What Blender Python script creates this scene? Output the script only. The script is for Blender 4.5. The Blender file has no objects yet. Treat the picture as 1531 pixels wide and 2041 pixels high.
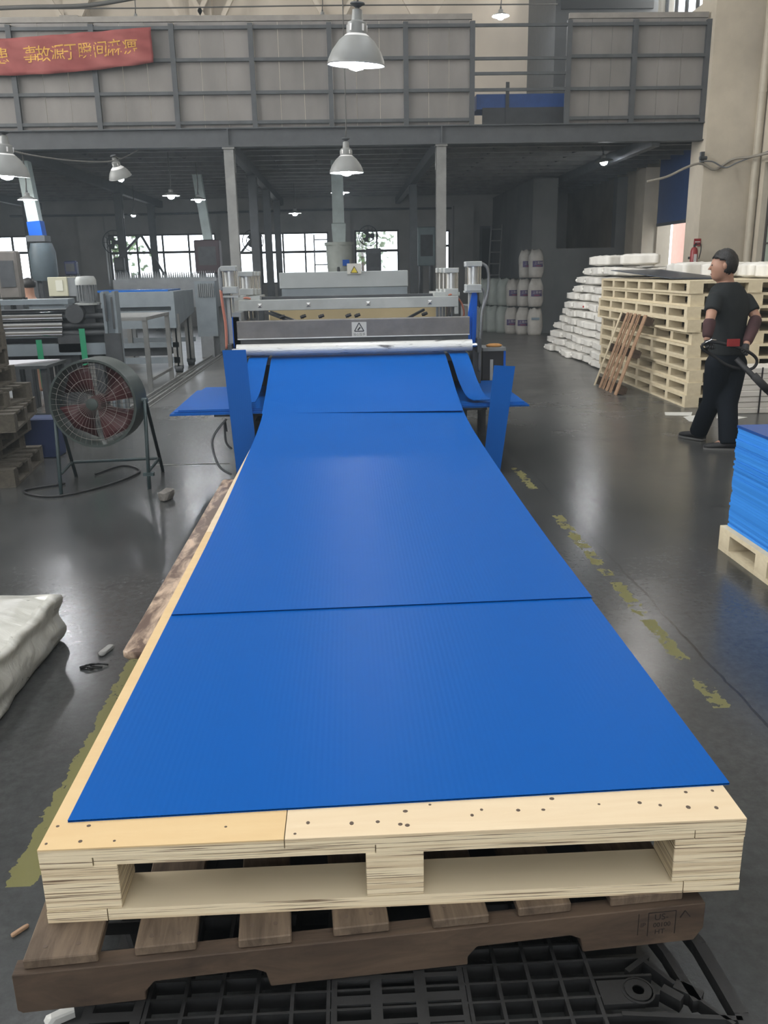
import bpy, bmesh, math, random
import numpy as np
from mathutils import Vector, Matrix, Euler
random.seed(7)
SC = bpy.context.scene
COL = SC.collection
PI = math.pi

# ------------------------------------------------------------------ camera
F, CX, CY, CAMH = 1680.0, 765.5, 1020.5, 1.58
PITCH, YAW, ROLL = math.radians(16.007), math.radians(2.265), math.radians(1.117)
_fw = np.array([math.sin(YAW)*math.cos(PITCH), math.cos(YAW)*math.cos(PITCH), -math.sin(PITCH)])
_rt = np.array([math.cos(YAW), -math.sin(YAW), 0.0])
_up = np.cross(_rt, _fw)
EXV = math.cos(ROLL)*_rt - math.sin(ROLL)*_up
EUV = math.sin(ROLL)*_rt + math.cos(ROLL)*_up
cam_d = bpy.data.cameras.new('camera')
cam_d.sensor_fit = 'VERTICAL'
cam_d.sensor_height = 36.0
cam_d.lens = 36.0*F/2041.0
cam_d.clip_start, cam_d.clip_end = 0.05, 300
cam = bpy.data.objects.new('camera', cam_d)
COL.objects.link(cam)
cam.matrix_world = Matrix(((EXV[0], EUV[0], -_fw[0], 0), (EXV[1], EUV[1], -_fw[1], 0),
                           (EXV[2], EUV[2], -_fw[2], CAMH), (0, 0, 0, 1)))
SC.camera = cam

def at(px, py, X=None, Y=None, Z=None):
    """a photograph pixel turned into a point on a known plane"""
    d = (px-CX)*EXV - (py-CY)*EUV + F*_fw
    if X is not None: t = X/d[0]
    elif Y is not None: t = Y/d[1]
    else: t = (Z-CAMH)/d[2]
    return Vector((t*d[0], t*d[1], CAMH+t*d[2]))

# ------------------------------------------------------------------ world, daylight, exposure
world = bpy.data.worlds.new('overcast_sky')
SC.world = world
world.use_nodes = True
bg = world.node_tree.nodes['Background']
bg.inputs[0].default_value = (0.86, 0.93, 1.0, 1)
bg.inputs[1].default_value = 5.0
SC.view_settings.view_transform = 'Standard'
SC.view_settings.look = 'None'
SC.view_settings.gamma = 1.0
SC.view_settings.use_curve_mapping = False
SC.view_settings.exposure = 0.0
CEIL = 10.8
cy = SC.cycles
cy.max_bounces, cy.diffuse_bounces, cy.glossy_bounces, cy.transmission_bounces, cy.volume_bounces = 4, 2, 2, 4, 0
def daylight(name, loc, rot, sx, sy, power, col=(1.0, 0.97, 0.92)):
    l = bpy.data.lights.new(name, 'AREA'); l.shape = 'RECTANGLE'
    l.size, l.size_y, l.energy, l.color = sx, sy, power, col
    o = bpy.data.objects.new(name, l); COL.objects.link(o)
    o.location, o.rotation_euler = loc, rot
    return o
# roof lights over the open hall (panes are built with the ceiling) and the tall gable window behind the camera
SKYL = [(-4.2, 2.5, 2.0, 19.0), (-0.2, 2.5, 2.0, 19.0), (3.8, 2.5, 2.0, 19.0), (1.2, 18.2, 1.6, 5.0)]  # last strip is added to brighten the upper wall behind the railing
for (sx_, sy_, w_, l_) in SKYL:
    daylight('roof_daylight', (sx_, sy_, CEIL-0.06), (0, 0, 0), w_, l_, 5.5*w_*l_)
daylight('gable_daylight', (-1.0, -7.88, 3.4), (math.radians(90), 0, 0), 9.0, 4.4, 250)

daylight('side_daylight', (-12.9, 8.0, 6.5), (0, math.radians(-90), 0), 4.0, 13.0, 1650)   # clerestory in the left wall

# ------------------------------------------------------------------ materials
MATS = {}
def nt_new(name):
    m = bpy.data.materials.new(name); m.use_nodes = True
    nt = m.node_tree
    b = nt.nodes['Principled BSDF']
    return m, nt, b
def mat(name, col, rough=0.6, metal=0.0, var=0.0, scale=6.0, bump=0.0, bscale=40.0, col2=None, stretch=None, spec=0.5, alpha=1.0, trans=0.0, emit=None, es=0.0):
    if name in MATS: return MATS[name]
    m, nt, b = nt_new(name)
    c = tuple(col)+(1,)
    b.inputs['Base Color'].default_value = c
    b.inputs['Roughness'].default_value = rough
    b.inputs['Metallic'].default_value = metal
    b.inputs['Specular IOR Level'].default_value = spec
    b.inputs['Transmission Weight'].default_value = trans
    b.inputs['Alpha'].default_value = alpha
    if emit is not None:
        b.inputs['Emission Color'].default_value = tuple(emit)+(1,)
        b.inputs['Emission Strength'].default_value = es
    if var > 0 or col2 is not None or bump > 0:
        tc = nt.nodes.new('ShaderNodeTexCoord'); mp = nt.nodes.new('ShaderNodeMapping')
        nt.links.new(tc.outputs['Object'], mp.inputs[0])
        if stretch: mp.inputs['Scale'].default_value = stretch
    if var > 0 or col2 is not None:
        n = nt.nodes.new('ShaderNodeTexNoise'); n.inputs['Scale'].default_value = scale
        n.inputs['Detail'].default_value = 6; n.inputs['Roughness'].default_value = 0.6
        nt.links.new(mp.outputs[0], n.inputs['Vector'])
        r = nt.nodes.new('ShaderNodeValToRGB')
        r.color_ramp.elements[0].position = 0.32; r.color_ramp.elements[1].position = 0.68
        c2 = col2 if col2 is not None else tuple(min(1, x*(1+var)) for x in col)
        c1 = col if col2 is not None else tuple(x*(1-var) for x in col)
        r.color_ramp.elements[0].color = tuple(c1)+(1,); r.color_ramp.elements[1].color = tuple(c2)+(1,)
        nt.links.new(n.outputs['Fac'], r.inputs[0]); nt.links.new(r.outputs[0], b.inputs['Base Color'])
    if bump > 0:
        n2 = nt.nodes.new('ShaderNodeTexNoise'); n2.inputs['Scale'].default_value = bscale; n2.inputs['Detail'].default_value = 5
        nt.links.new(mp.outputs[0], n2.inputs['Vector'])
        bp = nt.nodes.new('ShaderNodeBump'); bp.inputs['Strength'].default_value = bump; bp.inputs['Distance'].default_value = 0.01
        nt.links.new(n2.outputs['Fac'], bp.inputs['Height']); nt.links.new(bp.outputs[0], b.inputs['Normal'])
    MATS[name] = m
    return m

# ------------------------------------------------------------------ mesh builder
class MB:
    def __init__(s): s.v = []; s.f = []; s.M = Matrix.Identity(4)
    def add(s, vs, fs):
        n = len(s.v)
        s.v += [tuple(s.M @ Vector(p)) for p in vs]
        s.f += [tuple(n+i for i in f) for f in fs]
        return s
    def box(s, x0, x1, y0, y1, z0, z1):
        return s.add([(x0,y0,z0),(x1,y0,z0),(x1,y1,z0),(x0,y1,z0),(x0,y0,z1),(x1,y0,z1),(x1,y1,z1),(x0,y1,z1)],
                     [(3,2,1,0),(4,5,6,7),(0,1,5,4),(1,2,6,5),(2,3,7,6),(3,0,4,7)])
    def cbox(s, c, d): return s.box(c[0]-d[0]/2, c[0]+d[0]/2, c[1]-d[1]/2, c[1]+d[1]/2, c[2]-d[2]/2, c[2]+d[2]/2)
    def frame(s, p, q, up=(0,0,1)):
        p, q = Vector(p), Vector(q); d = (q-p).normalized(); u = Vector(up)
        if abs(d.dot(u)) > 0.98: u = Vector((1,0,0)) if abs(d.x) < 0.9 else Vector((0,1,0))
        a = d.cross(u).normalized(); b = a.cross(d).normalized()
        return p, q, a, b
    def bar(s, p, q, w, h, up=(0,0,1)):
        p, q, a, b = s.frame(p, q, up); a = a*w/2; b = b*h/2
        return s.add([p-a-b, p+a-b, p+a+b, p-a+b, q-a-b, q+a-b, q+a+b, q-a+b],
                     [(0,1,2,3),(7,6,5,4),(4,5,1,0),(5,6,2,1),(6,7,3,2),(7,4,0,3)])
    def cyl(s, p, q, r, n=14, r2=None, cap=True):
        p, q, a, b = s.frame(p, q); r2 = r if r2 is None else r2
        vs = []
        for c, rr in ((p, r), (q, r2)):
            for i in range(n):
                t = 2*PI*i/n; vs.append(c + a*(rr*math.cos(t)) + b*(rr*math.sin(t)))
        fs = [(i, (i+1) % n, n+(i+1) % n, n+i) for i in range(n)]
        if cap: fs += [tuple(range(n-1, -1, -1)), tuple(range(n, 2*n))]
        return s.add(vs, fs)
    def tube(s, pts, r, n=7):
        pts = [Vector(p) for p in pts]; vs = []; fs = []
        ref = None
        for k, p in enumerate(pts):
            d = (pts[min(k+1, len(pts)-1)] - pts[max(k-1, 0)]).normalized()
            if ref is None:
                u = Vector((0,0,1)) if abs(d.z) < 0.9 else Vector((1,0,0))
                ref = d.cross(u).normalized()
            a = (ref - d*ref.dot(d)).normalized(); ref = a; b = d.cross(a)
            rr = r[k] if isinstance(r, (list, tuple)) else r
            for i in range(n):
                t = 2*PI*i/n; vs.append(p + a*(rr*math.cos(t)) + b*(rr*math.sin(t)))
        for k in range(len(pts)-1):
            for i in range(n):
                j = (i+1) % n; fs.append((k*n+i, k*n+j, (k+1)*n+j, (k+1)*n+i))
        fs += [tuple(range(n-1, -1, -1)), tuple(range((len(pts)-1)*n, len(pts)*n))]
        return s.add(vs, fs)
    def lathe(s, prof, n=24, c=(0,0,0), closed=False):
        vs = []; fs = []; m = len(prof)
        for (r, z) in prof:
            for i in range(n):
                t = 2*PI*i/n; vs.append((c[0]+r*math.cos(t), c[1]+r*math.sin(t), c[2]+z))
        for k in range(m-1):
            for i in range(n):
                j = (i+1) % n; fs.append((k*n+i, k*n+j, (k+1)*n+j, (k+1)*n+i))
        if closed:
            for i in range(n):
                j = (i+1) % n; fs.append(((m-1)*n+i, (m-1)*n+j, j, i))
        else:
            fs += [tuple(range(n-1, -1, -1)), tuple(range((m-1)*n, m*n))]
        return s.add(vs, fs)
    def prism(s, poly, t0, t1, axis='y'):
        """poly in the two other axes, extruded along axis"""
        def P(u, w, t):
            return {'y': (u, t, w), 'x': (t, u, w), 'z': (u, w, t)}[axis]
        n = len(poly)
        vs = [P(u, w, t0) for u, w in poly] + [P(u, w, t1) for u, w in poly]
        fs = [tuple(range(n)), tuple(range(2*n-1, n-1, -1))]
        fs += [(i, n+i, n+(i+1) % n, (i+1) % n) for i in range(n)]
        return s.add(vs, fs)
    def mesh(s, name, m, smooth=False, bevel=0.0, seg=1, fix=True):
        me = bpy.data.meshes.new(name)
        me.from_pydata(s.v, [], s.f); me.update()
        if fix or bevel:
            bm = bmesh.new(); bm.from_mesh(me)
            if fix: bmesh.ops.recalc_face_normals(bm, faces=bm.faces)
            if bevel:
                bmesh.ops.bevel(bm, geom=list(bm.edges), offset=bevel, segments=seg, affect='EDGES', clamp_overlap=True)
            bm.to_mesh(me); bm.free()
        if m: me.materials.append(m)
        if smooth:
            me.polygons.foreach_set('use_smooth', [True]*len(me.polygons))
            if smooth != 'all':
                try: me.set_sharp_from_angle(angle=math.radians(38))
                except Exception: pass
        return me
    def build(s, name, m, parent=None, smooth=False, bevel=0.0, seg=1, fix=True):
        return link(name, s.mesh(name, m, smooth, bevel, seg, fix), parent)
def link(name, data, parent=None):
    o = bpy.data.objects.new(name, data); COL.objects.link(o)
    if parent is not None: o.parent = parent
    return o
def tag(o, label=None, cat=None, group=None, kind=None):
    if label: o['label'] = label
    if cat: o['category'] = cat
    if group: o['group'] = group
    if kind: o['kind'] = kind
    return o
def thing(name, label, cat, loc=(0,0,0), rz=0.0, group=None, kind=None):
    o = bpy.data.objects.new(name, None); COL.objects.link(o)
    o.empty_display_size = 0.1
    o.location = loc; o.rotation_euler = (0, 0, rz)
    return tag(o, label, cat, group, kind)
def kids(o): return [c for c in bpy.data.objects if c.parent == o]
def copy_tree(o, parent=None):
    c = o.copy(); COL.objects.link(c)
    if parent is not None: c.parent = parent
    for ch in list(o.children): copy_tree(ch, c)
    return c
def bx(*a): return MB().box(*a)
def bez(p0, p1, p2, n=10):
    p0, p1, p2 = Vector(p0), Vector(p1), Vector(p2)
    return [p0*(1-t)**2 + p1*2*t*(1-t) + p2*t*t for t in [i/n for i in range(n+1)]]
def spline(pts, n=6):
    P = [Vector(p) for p in pts]; out = []
    for i in range(len(P)-1):
        a = P[max(i-1, 0)]; b = P[i]; c = P[i+1]; d = P[min(i+2, len(P)-1)]
        for k in range(n):
            t = k/n
            out.append(0.5*((2*b) + (c-a)*t + (2*a-5*b+4*c-d)*t*t + (3*b-a-3*c+d)*t**3))
    out.append(P[-1]); return out
def text_mesh(txt, size, m, depth=0.0, align='CENTER'):
    cu = bpy.data.curves.new('text', 'FONT'); cu.body = txt; cu.size = size
    cu.align_x = align; cu.align_y = 'CENTER'; cu.extrude = depth
    o = bpy.data.objects.new('text', cu); COL.objects.link(o)
    dg = bpy.context.evaluated_depsgraph_get()
    me = bpy.data.meshes.new_from_object(o.evaluated_get(dg))
    bpy.data.objects.remove(o); bpy.data.curves.remove(cu)
    me.materials.clear(); me.materials.append(m)
    return me

# ------------------------------------------------------------------ surface materials
def floor_material():
    m, nt, b = nt_new('polished_concrete'); N = nt.nodes; L = nt.links
    geo = N.new('ShaderNodeNewGeometry'); sep = N.new('ShaderNodeSeparateXYZ'); L.new(geo.outputs['Position'], sep.inputs[0])
    def noise(scale, detail=6, rough=0.6, vec=None, dist=0.0):
        n = N.new('ShaderNodeTexNoise'); n.inputs['Scale'].default_value = scale; n.inputs['Detail'].default_value = detail
        n.inputs['Roughness'].default_value = rough; n.inputs['Distortion'].default_value = dist
        L.new(vec or geo.outputs['Position'], n.inputs['Vector']); return n.outputs['Fac']
    def math_(op, a, b_=None, clamp=False):
        n = N.new('ShaderNodeMath'); n.operation = op; n.use_clamp = clamp
        for i, x in enumerate((a, b_)):
            if x is None: continue
            if isinstance(x, (int, float)): n.inputs[i].default_value = x
            else: L.new(x, n.inputs[i])
        return n.outputs[0]
    def ramp(f, p0, p1, c0=(0,0,0), c1=(1,1,1)):
        r = N.new('ShaderNodeValToRGB'); e = r.color_ramp.elements
        e[0].position, e[1].position = p0, p1; e[0].color = tuple(c0)+(1,); e[1].color = tuple(c1)+(1,)
        L.new(f, r.inputs[0]); return r.outputs[0]
    def mix(f, a, c):
        n = N.new('ShaderNodeMix'); n.data_type = 'RGBA'
        for i, x in ((0, f), (6, a), (7, c)):
            if isinstance(x, tuple): n.inputs[i].default_value = x+(1,) if len(x) == 3 else x
            elif isinstance(x, (int, float)): n.inputs[i].default_value = x
            else: L.new(x, n.inputs[i])
        return n.outputs[2]
    base = ramp(noise(0.9, 8, 0.65), 0.3, 0.72, (0.038, 0.042, 0.043), (0.076, 0.079, 0.078))
    fine = ramp(noise(28, 5, 0.7), 0.35, 0.7, (0.75, 0.75, 0.75), (1.12, 1.12, 1.12))
    mm = N.new('ShaderNodeMix'); mm.data_type = 'RGBA'; mm.blend_type = 'MULTIPLY'; mm.inputs[0].default_value = 1.0
    L.new(base, mm.inputs[6]); L.new(fine, mm.inputs[7]); col = mm.outputs[2]
    # paler concrete deeper in the hall, with a ragged border
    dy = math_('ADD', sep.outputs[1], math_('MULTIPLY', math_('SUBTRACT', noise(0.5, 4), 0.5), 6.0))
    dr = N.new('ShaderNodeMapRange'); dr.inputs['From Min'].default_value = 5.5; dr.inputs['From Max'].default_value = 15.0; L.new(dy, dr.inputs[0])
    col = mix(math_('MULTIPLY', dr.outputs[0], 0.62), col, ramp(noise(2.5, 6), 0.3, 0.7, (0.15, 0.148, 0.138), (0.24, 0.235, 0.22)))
    # pale scuffs and specks
    sp = ramp(noise(55, 2, 0.5), 0.76, 0.80)
    col = mix(math_('MULTIPLY', sp, 0.35), col, (0.35, 0.35, 0.33))
    mpv = N.new('ShaderNodeMapping'); mpv.inputs['Scale'].default_value = (1.0, 5.0, 1.0); L.new(geo.outputs['Position'], mpv.inputs[0])
    sc = ramp(noise(2.2, 7, 0.75, mpv.outputs[0], 0.6), 0.70, 0.78)
    col = mix(math_('MULTIPLY', sc, 0.10), col, (0.2, 0.2, 0.19))
    # saw-cut joint beside the right line, and a wandering crack
    wob = math_('MULTIPLY', math_('SUBTRACT', noise(3.0, 4), 0.5), 0.06)
    xw = math_('ADD', sep.outputs[0], wob)
    joint = math_('LESS_THAN', math_('ABSOLUTE', math_('SUBTRACT', xw, 1.45)), 0.006)
    col = mix(math_('MULTIPLY', joint, 0.8), col, (0.012, 0.012, 0.012))
    wob2 = math_('MULTIPLY', math_('SUBTRACT', noise(1.1, 6, 0.7), 0.5), 1.1)
    for (cx, cy, sl, x0, x1, w) in ((-1.9, 3.95, 0.35, -2.4, -0.95, 0.006), (2.0, 5.35, 0.08, 1.5, 4.2, 0.007)):
        d = math_('SUBTRACT', math_('ADD', sep.outputs[1], wob2), math_('ADD', math_('MULTIPLY', math_('SUBTRACT', sep.outputs[0], cx), sl), cy))
        k = math_('MULTIPLY', math_('LESS_THAN', math_('ABSOLUTE', d), w), math_('MULTIPLY', math_('GREATER_THAN', sep.outputs[0], x0), math_('LESS_THAN', sep.outputs[0], x1)))
        col = mix(math_('MULTIPLY', k, 0.75), col, (0.012, 0.012, 0.012))
    # worn yellow floor lines
    worn = noise(9.0, 5, 0.7)
    def line(xc, w, segs, thr):
        edge = math_('MULTIPLY', math_('SUBTRACT', noise(14, 4), 0.5), 0.09)
        inx = math_('LESS_THAN', math_('ADD', math_('ABSOLUTE', math_('SUBTRACT', sep.outputs[0], xc)), edge), w)
        tot = None
        for (a, c) in segs:
            s_ = math_('MULTIPLY', math_('GREATER_THAN', sep.outputs[1], a), math_('LESS_THAN', sep.outputs[1], c))
            tot = s_ if tot is None else math_('ADD', tot, s_)
        return math_('MULTIPLY', math_('MULTIPLY', inx, tot), math_('GREATER_THAN', worn, thr))
    yl = line(1.352, 0.033, [(2.74, 2.98), (3.12, 4.05), (4.15, 5.3), (6.0, 6.7)], 0.47)
    yl2 = line(-0.925, 0.045, [(1.95, 3.4)], 0.38)
    ym = math_('ADD', yl, yl2, True)
    col = mix(math_('MULTIPLY', ym, 0.75), col, (0.21, 0.195, 0.05))
    L.new(col, b.inputs['Base Color'])
    rr = N.new('ShaderNodeMapRange'); rr.inputs['To Min'].default_value = 0.12; rr.inputs['To Max'].default_value = 0.30
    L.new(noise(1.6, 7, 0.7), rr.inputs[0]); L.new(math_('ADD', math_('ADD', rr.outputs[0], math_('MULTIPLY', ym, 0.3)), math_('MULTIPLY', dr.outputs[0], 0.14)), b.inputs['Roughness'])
    b.inputs['Specular IOR Level'].default_value = 0.40
    bp = N.new('ShaderNodeBump'); bp.inputs['Strength'].default_value = 0.12; bp.inputs['Distance'].default_value = 0.004
    L.new(noise(60, 4), bp.inputs['Height']); L.new(bp.outputs[0], b.inputs['Normal'])
    return m
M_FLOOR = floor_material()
M_PLASTER = mat('stained_cream_plaster', (0.52, 0.47, 0.38), 0.85, var=0.18, scale=0.9, bump=0.15, bscale=12)
M_PLASTER_UP = mat('upper_grey_plaster', (0.46, 0.42, 0.36), 0.9, var=0.14, scale=0.6, bump=0.15, bscale=10)
M_BACK = mat('grey_wall_paint', (0.34, 0.345, 0.335), 0.85, var=0.2, scale=0.8)
M_CEIL = mat('white_roof_sheet', (0.55, 0.55, 0.53), 0.8)
M_STEEL = mat('grey_steel_paint', (0.070, 0.077, 0.084), 0.55, var=0.15, scale=5)
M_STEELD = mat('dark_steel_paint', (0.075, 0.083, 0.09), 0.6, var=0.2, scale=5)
M_COLUMN = mat('column_grey_paint', (0.22, 0.225, 0.22), 0.6, var=0.18, scale=4)
M_PANEL = mat('grey_fibre_panel', (0.215, 0.205, 0.195), 0.75, var=0.18, scale=1.6, stretch=(1, 1, 0.35), bump=0.1, bscale=3)
M_CAP = mat('concrete_edge', (0.42, 0.40, 0.36), 0.9, var=0.12, scale=4)
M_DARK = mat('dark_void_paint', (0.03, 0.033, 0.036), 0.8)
M_WFRAME = mat('window_frame_brown', (0.06, 0.055, 0.05), 0.6)
M_GLASS = mat('window_glass', (0.95, 0.97, 1.0), 0.05, trans=1.0, spec=0.3)
M_MILK = mat('dusty_green_glass', (0.36, 0.42, 0.36), 0.35, var=0.2, scale=3)

# ------------------------------------------------------------------ room shell
XL, XR, YB, YF = -13.0, 6.85, -8.0, 27.0
MZ = 15.0                       # front plane of the mezzanine
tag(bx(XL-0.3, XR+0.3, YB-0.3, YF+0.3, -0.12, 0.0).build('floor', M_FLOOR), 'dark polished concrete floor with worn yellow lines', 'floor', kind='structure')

def wall(name, axis, c0, c1, u0, u1, z0, z1, openings, m):
    b = MB(); us = sorted({u0, u1} | {o[0] for o in openings} | {o[1] for o in openings})
    for a, c in zip(us[:-1], us[1:]):
        cuts = sorted((o[2], o[3]) for o in openings if o[0] < (a+c)/2 < o[1])
        z = z0
        for (lo, hi) in cuts + [(z1, z1)]:
            if lo > z + 1e-4:
                if axis == 'x': b.box(c0, c1, a, c, z, lo)
                else: b.box(a, c, c0, c1, z, lo)
            z = max(z, hi)
    return tag(b.build(name, m), kind='structure')

# window openings in the far wall, measured in the photograph
WIN = []
for (xa, xb, ya, yb) in ((-60, 70, 470, 560), (218, 432, 466, 562), (474, 656, 463, 566), (708, 796, 458, 566), (884, 898, 458, 540)):
    p, q = at(xa, (ya+yb)/2, Y=YF), at(xb, (ya+yb)/2, Y=YF)
    WIN.append((p.x, q.x, at((xa+xb)/2, yb, Y=YF).z, at((xa+xb)/2, ya, Y=YF).z))
DOORB = (at(960, 500, Y=YF).x, at(1030, 500, Y=YF).x, 0.0, at(990, 455, Y=YF).z)
wall('wall_back', 'y', YF, YF+0.3, XL, XR, 0, CEIL, WIN, M_BACK)
wb_ = tag(bpy.data.objects['wall_back'], 'grey far wall with a row of bright windows', 'wall')
for px, wv in ((180, 0.75), (452, 0.4), (682, 0.5), (925, 0.6)):
    x = at(px, 450, Y=YF-0.2).x
    bx(x-wv/2, x+wv/2, YF-0.2, YF, 0, 3.4).build('pilaster', M_BACK, wb_)
for (p0, p1) in (((278, 470), (232, 520)), ((282, 470), (335, 560)), ((500, 478), (480, 505))):
    MB().bar(at(*p0, Y=25.4), at(*p1, Y=25.4), 0.06, 0.06, up=(0, 1, 0)).build('window_brace', M_STEELD, wb_)
MB().tube(spline([at(20, 431, Y=YF-0.25), at(250, 428, Y=YF-0.25), at(420, 424, Y=YF-0.25), at(650, 418, Y=YF-0.25), at(900, 415, Y=YF-0.25)], 4), 0.035, 6).build('wall_conduit', M_STEELD, wb_)
for i, (a, c, lo, hi) in enumerate(WIN):
    w = thing('window_%d' % (i+1), 'bright far window, number %d counted from the left' % (i+1), 'window', ((a+c)/2, YF+0.1, lo), kind='structure')
    hw = (c-a)/2; h = hi-lo; t = 0.05
    fr = MB()
    fr.box(-hw, hw, 0, 0.08, 0, t).box(-hw, hw, 0, 0.08, h-t, h).box(-hw, -hw+t, 0, 0.08, t, h-t).box(hw-t, hw, 0, 0.08, t, h-t)
    fr.build('window_frame', M_WFRAME, w)
    n = max(1, round((c-a)/0.75)); zt = h*0.62
    bx(-hw+t, hw-t, 0.01, 0.07, zt-0.035, zt+0.035).build('transom', M_WFRAME, w)
    xs = [-hw+t+(2*hw-2*t)*k/n for k in range(n+1)]
    for k in range(n):
        if k: bx(xs[k]-0.025, xs[k]+0.025, 0.01, 0.07, t, h-t).build('mullion', M_WFRAME, w)
        for (za, zb) in ((t, zt-0.035), (zt+0.035, h-t)):
            bx(xs[k]+0.025*(k > 0), xs[k+1]-0.025*(k < n-1), 0.035, 0.041, za, zb).build('pane', M_GLASS, w)

# right wall with the shuttered doorway, the side window and the clerestory
d0, d1 = at(1387, 430, X=XR), at(1312, 430, X=XR)
SHY0, SHY1 = d0.y, d1.y
SHZ = at(1350, 440, X=XR).z; SHT = at(1345, 300, X=XR).z
ow = (at(1560, 450, X=XR).y, at(1513, 450, X=XR).y); owz = (at(1520, 600, X=XR).z, at(1520, 325, X=XR).z)
cl = (at(1402, 10, X=XR).y, at(1318, 10, X=XR).y); clz = (at(1360, 38, X=XR).z, at(1360, 38, X=XR).z+1.5)
SIDEW = [(a, a+2.2, 1.4, 3.4) for a in (-6.5, -3.0, 0.5, 4.0)]
wall('wall_right', 'x', XR, XR+0.3, YB, YF, 0, CEIL,
     [(SHY0, SHY1, 0, SHT), (ow[0], ow[1], owz[0], owz[1]), (cl[0], cl[1], clz[0], clz[1])], M_PLASTER)
wr = bpy.data.objects['wall_right']; tag(wr, 'cream plaster side wall behind the pallets', 'wall')
PILX = at(1396, 420, Y=MZ-0.15).x
bx(PILX, XR, MZ-0.15, MZ+0.45, 0, CEIL).build('pilaster', M_PLASTER, wr)
bx(XR-0.3, XR, 19.2, 19.8, 0, 3.6).build('pilaster', M_PLASTER, wr)
bx(XR-0.10, XR, 12.0, 12.75, 0, CEIL).build('pilaster', M_PLASTER, wr)

w = thing('window_6', 'greenish side window at the right edge with dark bars', 'window', (XR+0.1, ow[0], owz[0]), kind='structure')
LY, LZ = ow[1]-ow[0], owz[1]-owz[0]
bx(-0.02, 0.06, 0, LY, 0, 0.06).build('window_sill', M_WFRAME, w)
for k in range(3): bx(0, 0.06, k*(LY-0.06)/2, k*(LY-0.06)/2+0.06, 0.06, LZ).build('mullion', M_WFRAME, w)
for k in range(7): bx(0.005, 0.05, 0.06, LY-0.06, LZ*(k+1)/7-0.03, LZ*(k+1)/7).build('glazing_bar', M_WFRAME, w)
for k in range(2):
    for j in range(7):
        bx(0.02, 0.03, 0.06+k*(LY-0.06)/2, (k+1)*(LY-0.06)/2, max(0.06, LZ*j/7), LZ*(j+1)/7-0.03).build('pane', M_MILK, w)
w = thing('window_7', 'bright barred clerestory window above the railing', 'window', (XR+0.1, cl[0], clz[0]), kind='structure')
LY, LZ = cl[1]-cl[0], clz[1]-clz[0]
daylight('clerestory_daylight', (XR-0.02, (cl[0]+cl[1])/2, (clz[0]+clz[1])/2), (0, math.radians(90), 0), LZ, LY, 260)
for k in range(5): bx(-0.01, 0.06, k*(LY-0.05)/4, k*(LY-0.05)/4+0.05, 0, LZ).build('bar', M_WFRAME, w)
for k in range(4): bx(0.02, 0.03, 0.05+k*(LY-0.05)/4, (k+1)*(LY-0.05)/4, 0, LZ).build('pane', M_GLASS, w)

M_SHUT = mat('blue_shutter_paint', (0.035, 0.075, 0.20), 0.45, var=0.1)
s = thing('door_1', 'blue roller shutter half raised over the side doorway', 'shutter', (XR-0.02, SHY0, 0), kind='structure')
nsl = 22
for k in range(nsl):
    z0 = SHZ + (SHT-SHZ)*k/nsl; z1 = SHZ + (SHT-SHZ)*(k+1)/nsl
    MB().prism([(0.0, z0), (0.03, z0+0.01), (0.03, z1-0.01), (0.0, z1)], 0.0, SHY1-SHY0, 'y').build('slat', M_SHUT, s)
bx(-0.01, 0.04, 0, SHY1-SHY0, SHZ-0.06, SHZ).build('bottom_rail', M_STEELD, s)
# neighbouring pink building seen through the doorway
M_PINK = mat('pink_render', (0.62, 0.36, 0.30), 0.9, var=0.06)
nb = thing('neighbour_building', 'pink rendered building outside the half open shutter', 'building', (XR+3.5, 18.5, -0.12))
bx(0, 3.0, -5.0, 9.0, 0, 6.5).build('wall', M_PINK, nb)
bx(-0.03, 0.02, -3, 0.5, 1.3, 2.5).build('window', M_MILK, nb)
bx(-0.06, 0.0, -5, 9, 0, 0.9).build('plinth', M_CAP, nb)
tag(bx(XR+0.3, XR+14, 0, 34, -0.3, -0.12).build('yard_ground', M_CAP), 'pale concrete yard outside the doorway', 'ground', kind='structure')

wall('wall_left', 'x', XL-0.3, XL, YB, YF, 0, CEIL, [(1.5, 14.5, 4.5, 8.5)], M_PLASTER_UP)
w = thing('window_9', 'long clerestory window high in the left wall, outside the view', 'window', (XL-0.2, 8.0, 4.5), kind='structure')
bx(0, 0.01, -6.5, 6.5, 0, 4.0).build('pane', M_GLASS, w)
for k in range(5): bx(0.01, 0.06, -6.5+3.2375*k, -6.45+3.2375*k, 0, 4.0).build('mullion', M_WFRAME, w)
tag(bpy.data.objects['wall_left'], 'grey plaster wall closing the hall on the left', 'wall')
wall('wall_front', 'y', YB-0.3, YB, XL, XR, 0, CEIL, [(-5.5, 3.5, 1.2, 5.6)], M_PLASTER_UP)
tag(bpy.data.objects['wall_front'], 'plaster gable wall with a tall window behind the viewpoint', 'wall')
w = thing('window_8', 'tall gable window behind the viewpoint', 'window', (-1.0, YB-0.2, 1.2), kind='structure')
bx(-4.5, 4.5, 0.0, 0.01, 0, 4.4).build('pane', M_GLASS, w)
cb = MB()
xs = sorted({XL, XR} | {s_[0]-s_[2]/2 for s_ in SKYL} | {s_[0]+s_[2]/2 for s_ in SKYL})
for a, c in zip(xs[:-1], xs[1:]):
    hole = [s_ for s_ in SKYL if abs(s_[0]-(a+c)/2) < 0.01]
    if hole:
        l0, l1 = hole[0][1]-hole[0][3]/2, hole[0][1]+hole[0][3]/2
        cb.box(a, c, YB, l0, CEIL, CEIL+0.2).box(a, c, l1, YF, CEIL, CEIL+0.2)
    else: cb.box(a, c, YB, YF, CEIL, CEIL+0.2)
ce = tag(cb.build('ceiling', M_CEIL), 'pale roof sheeting with roof lights', 'ceiling', kind='structure')
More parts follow.
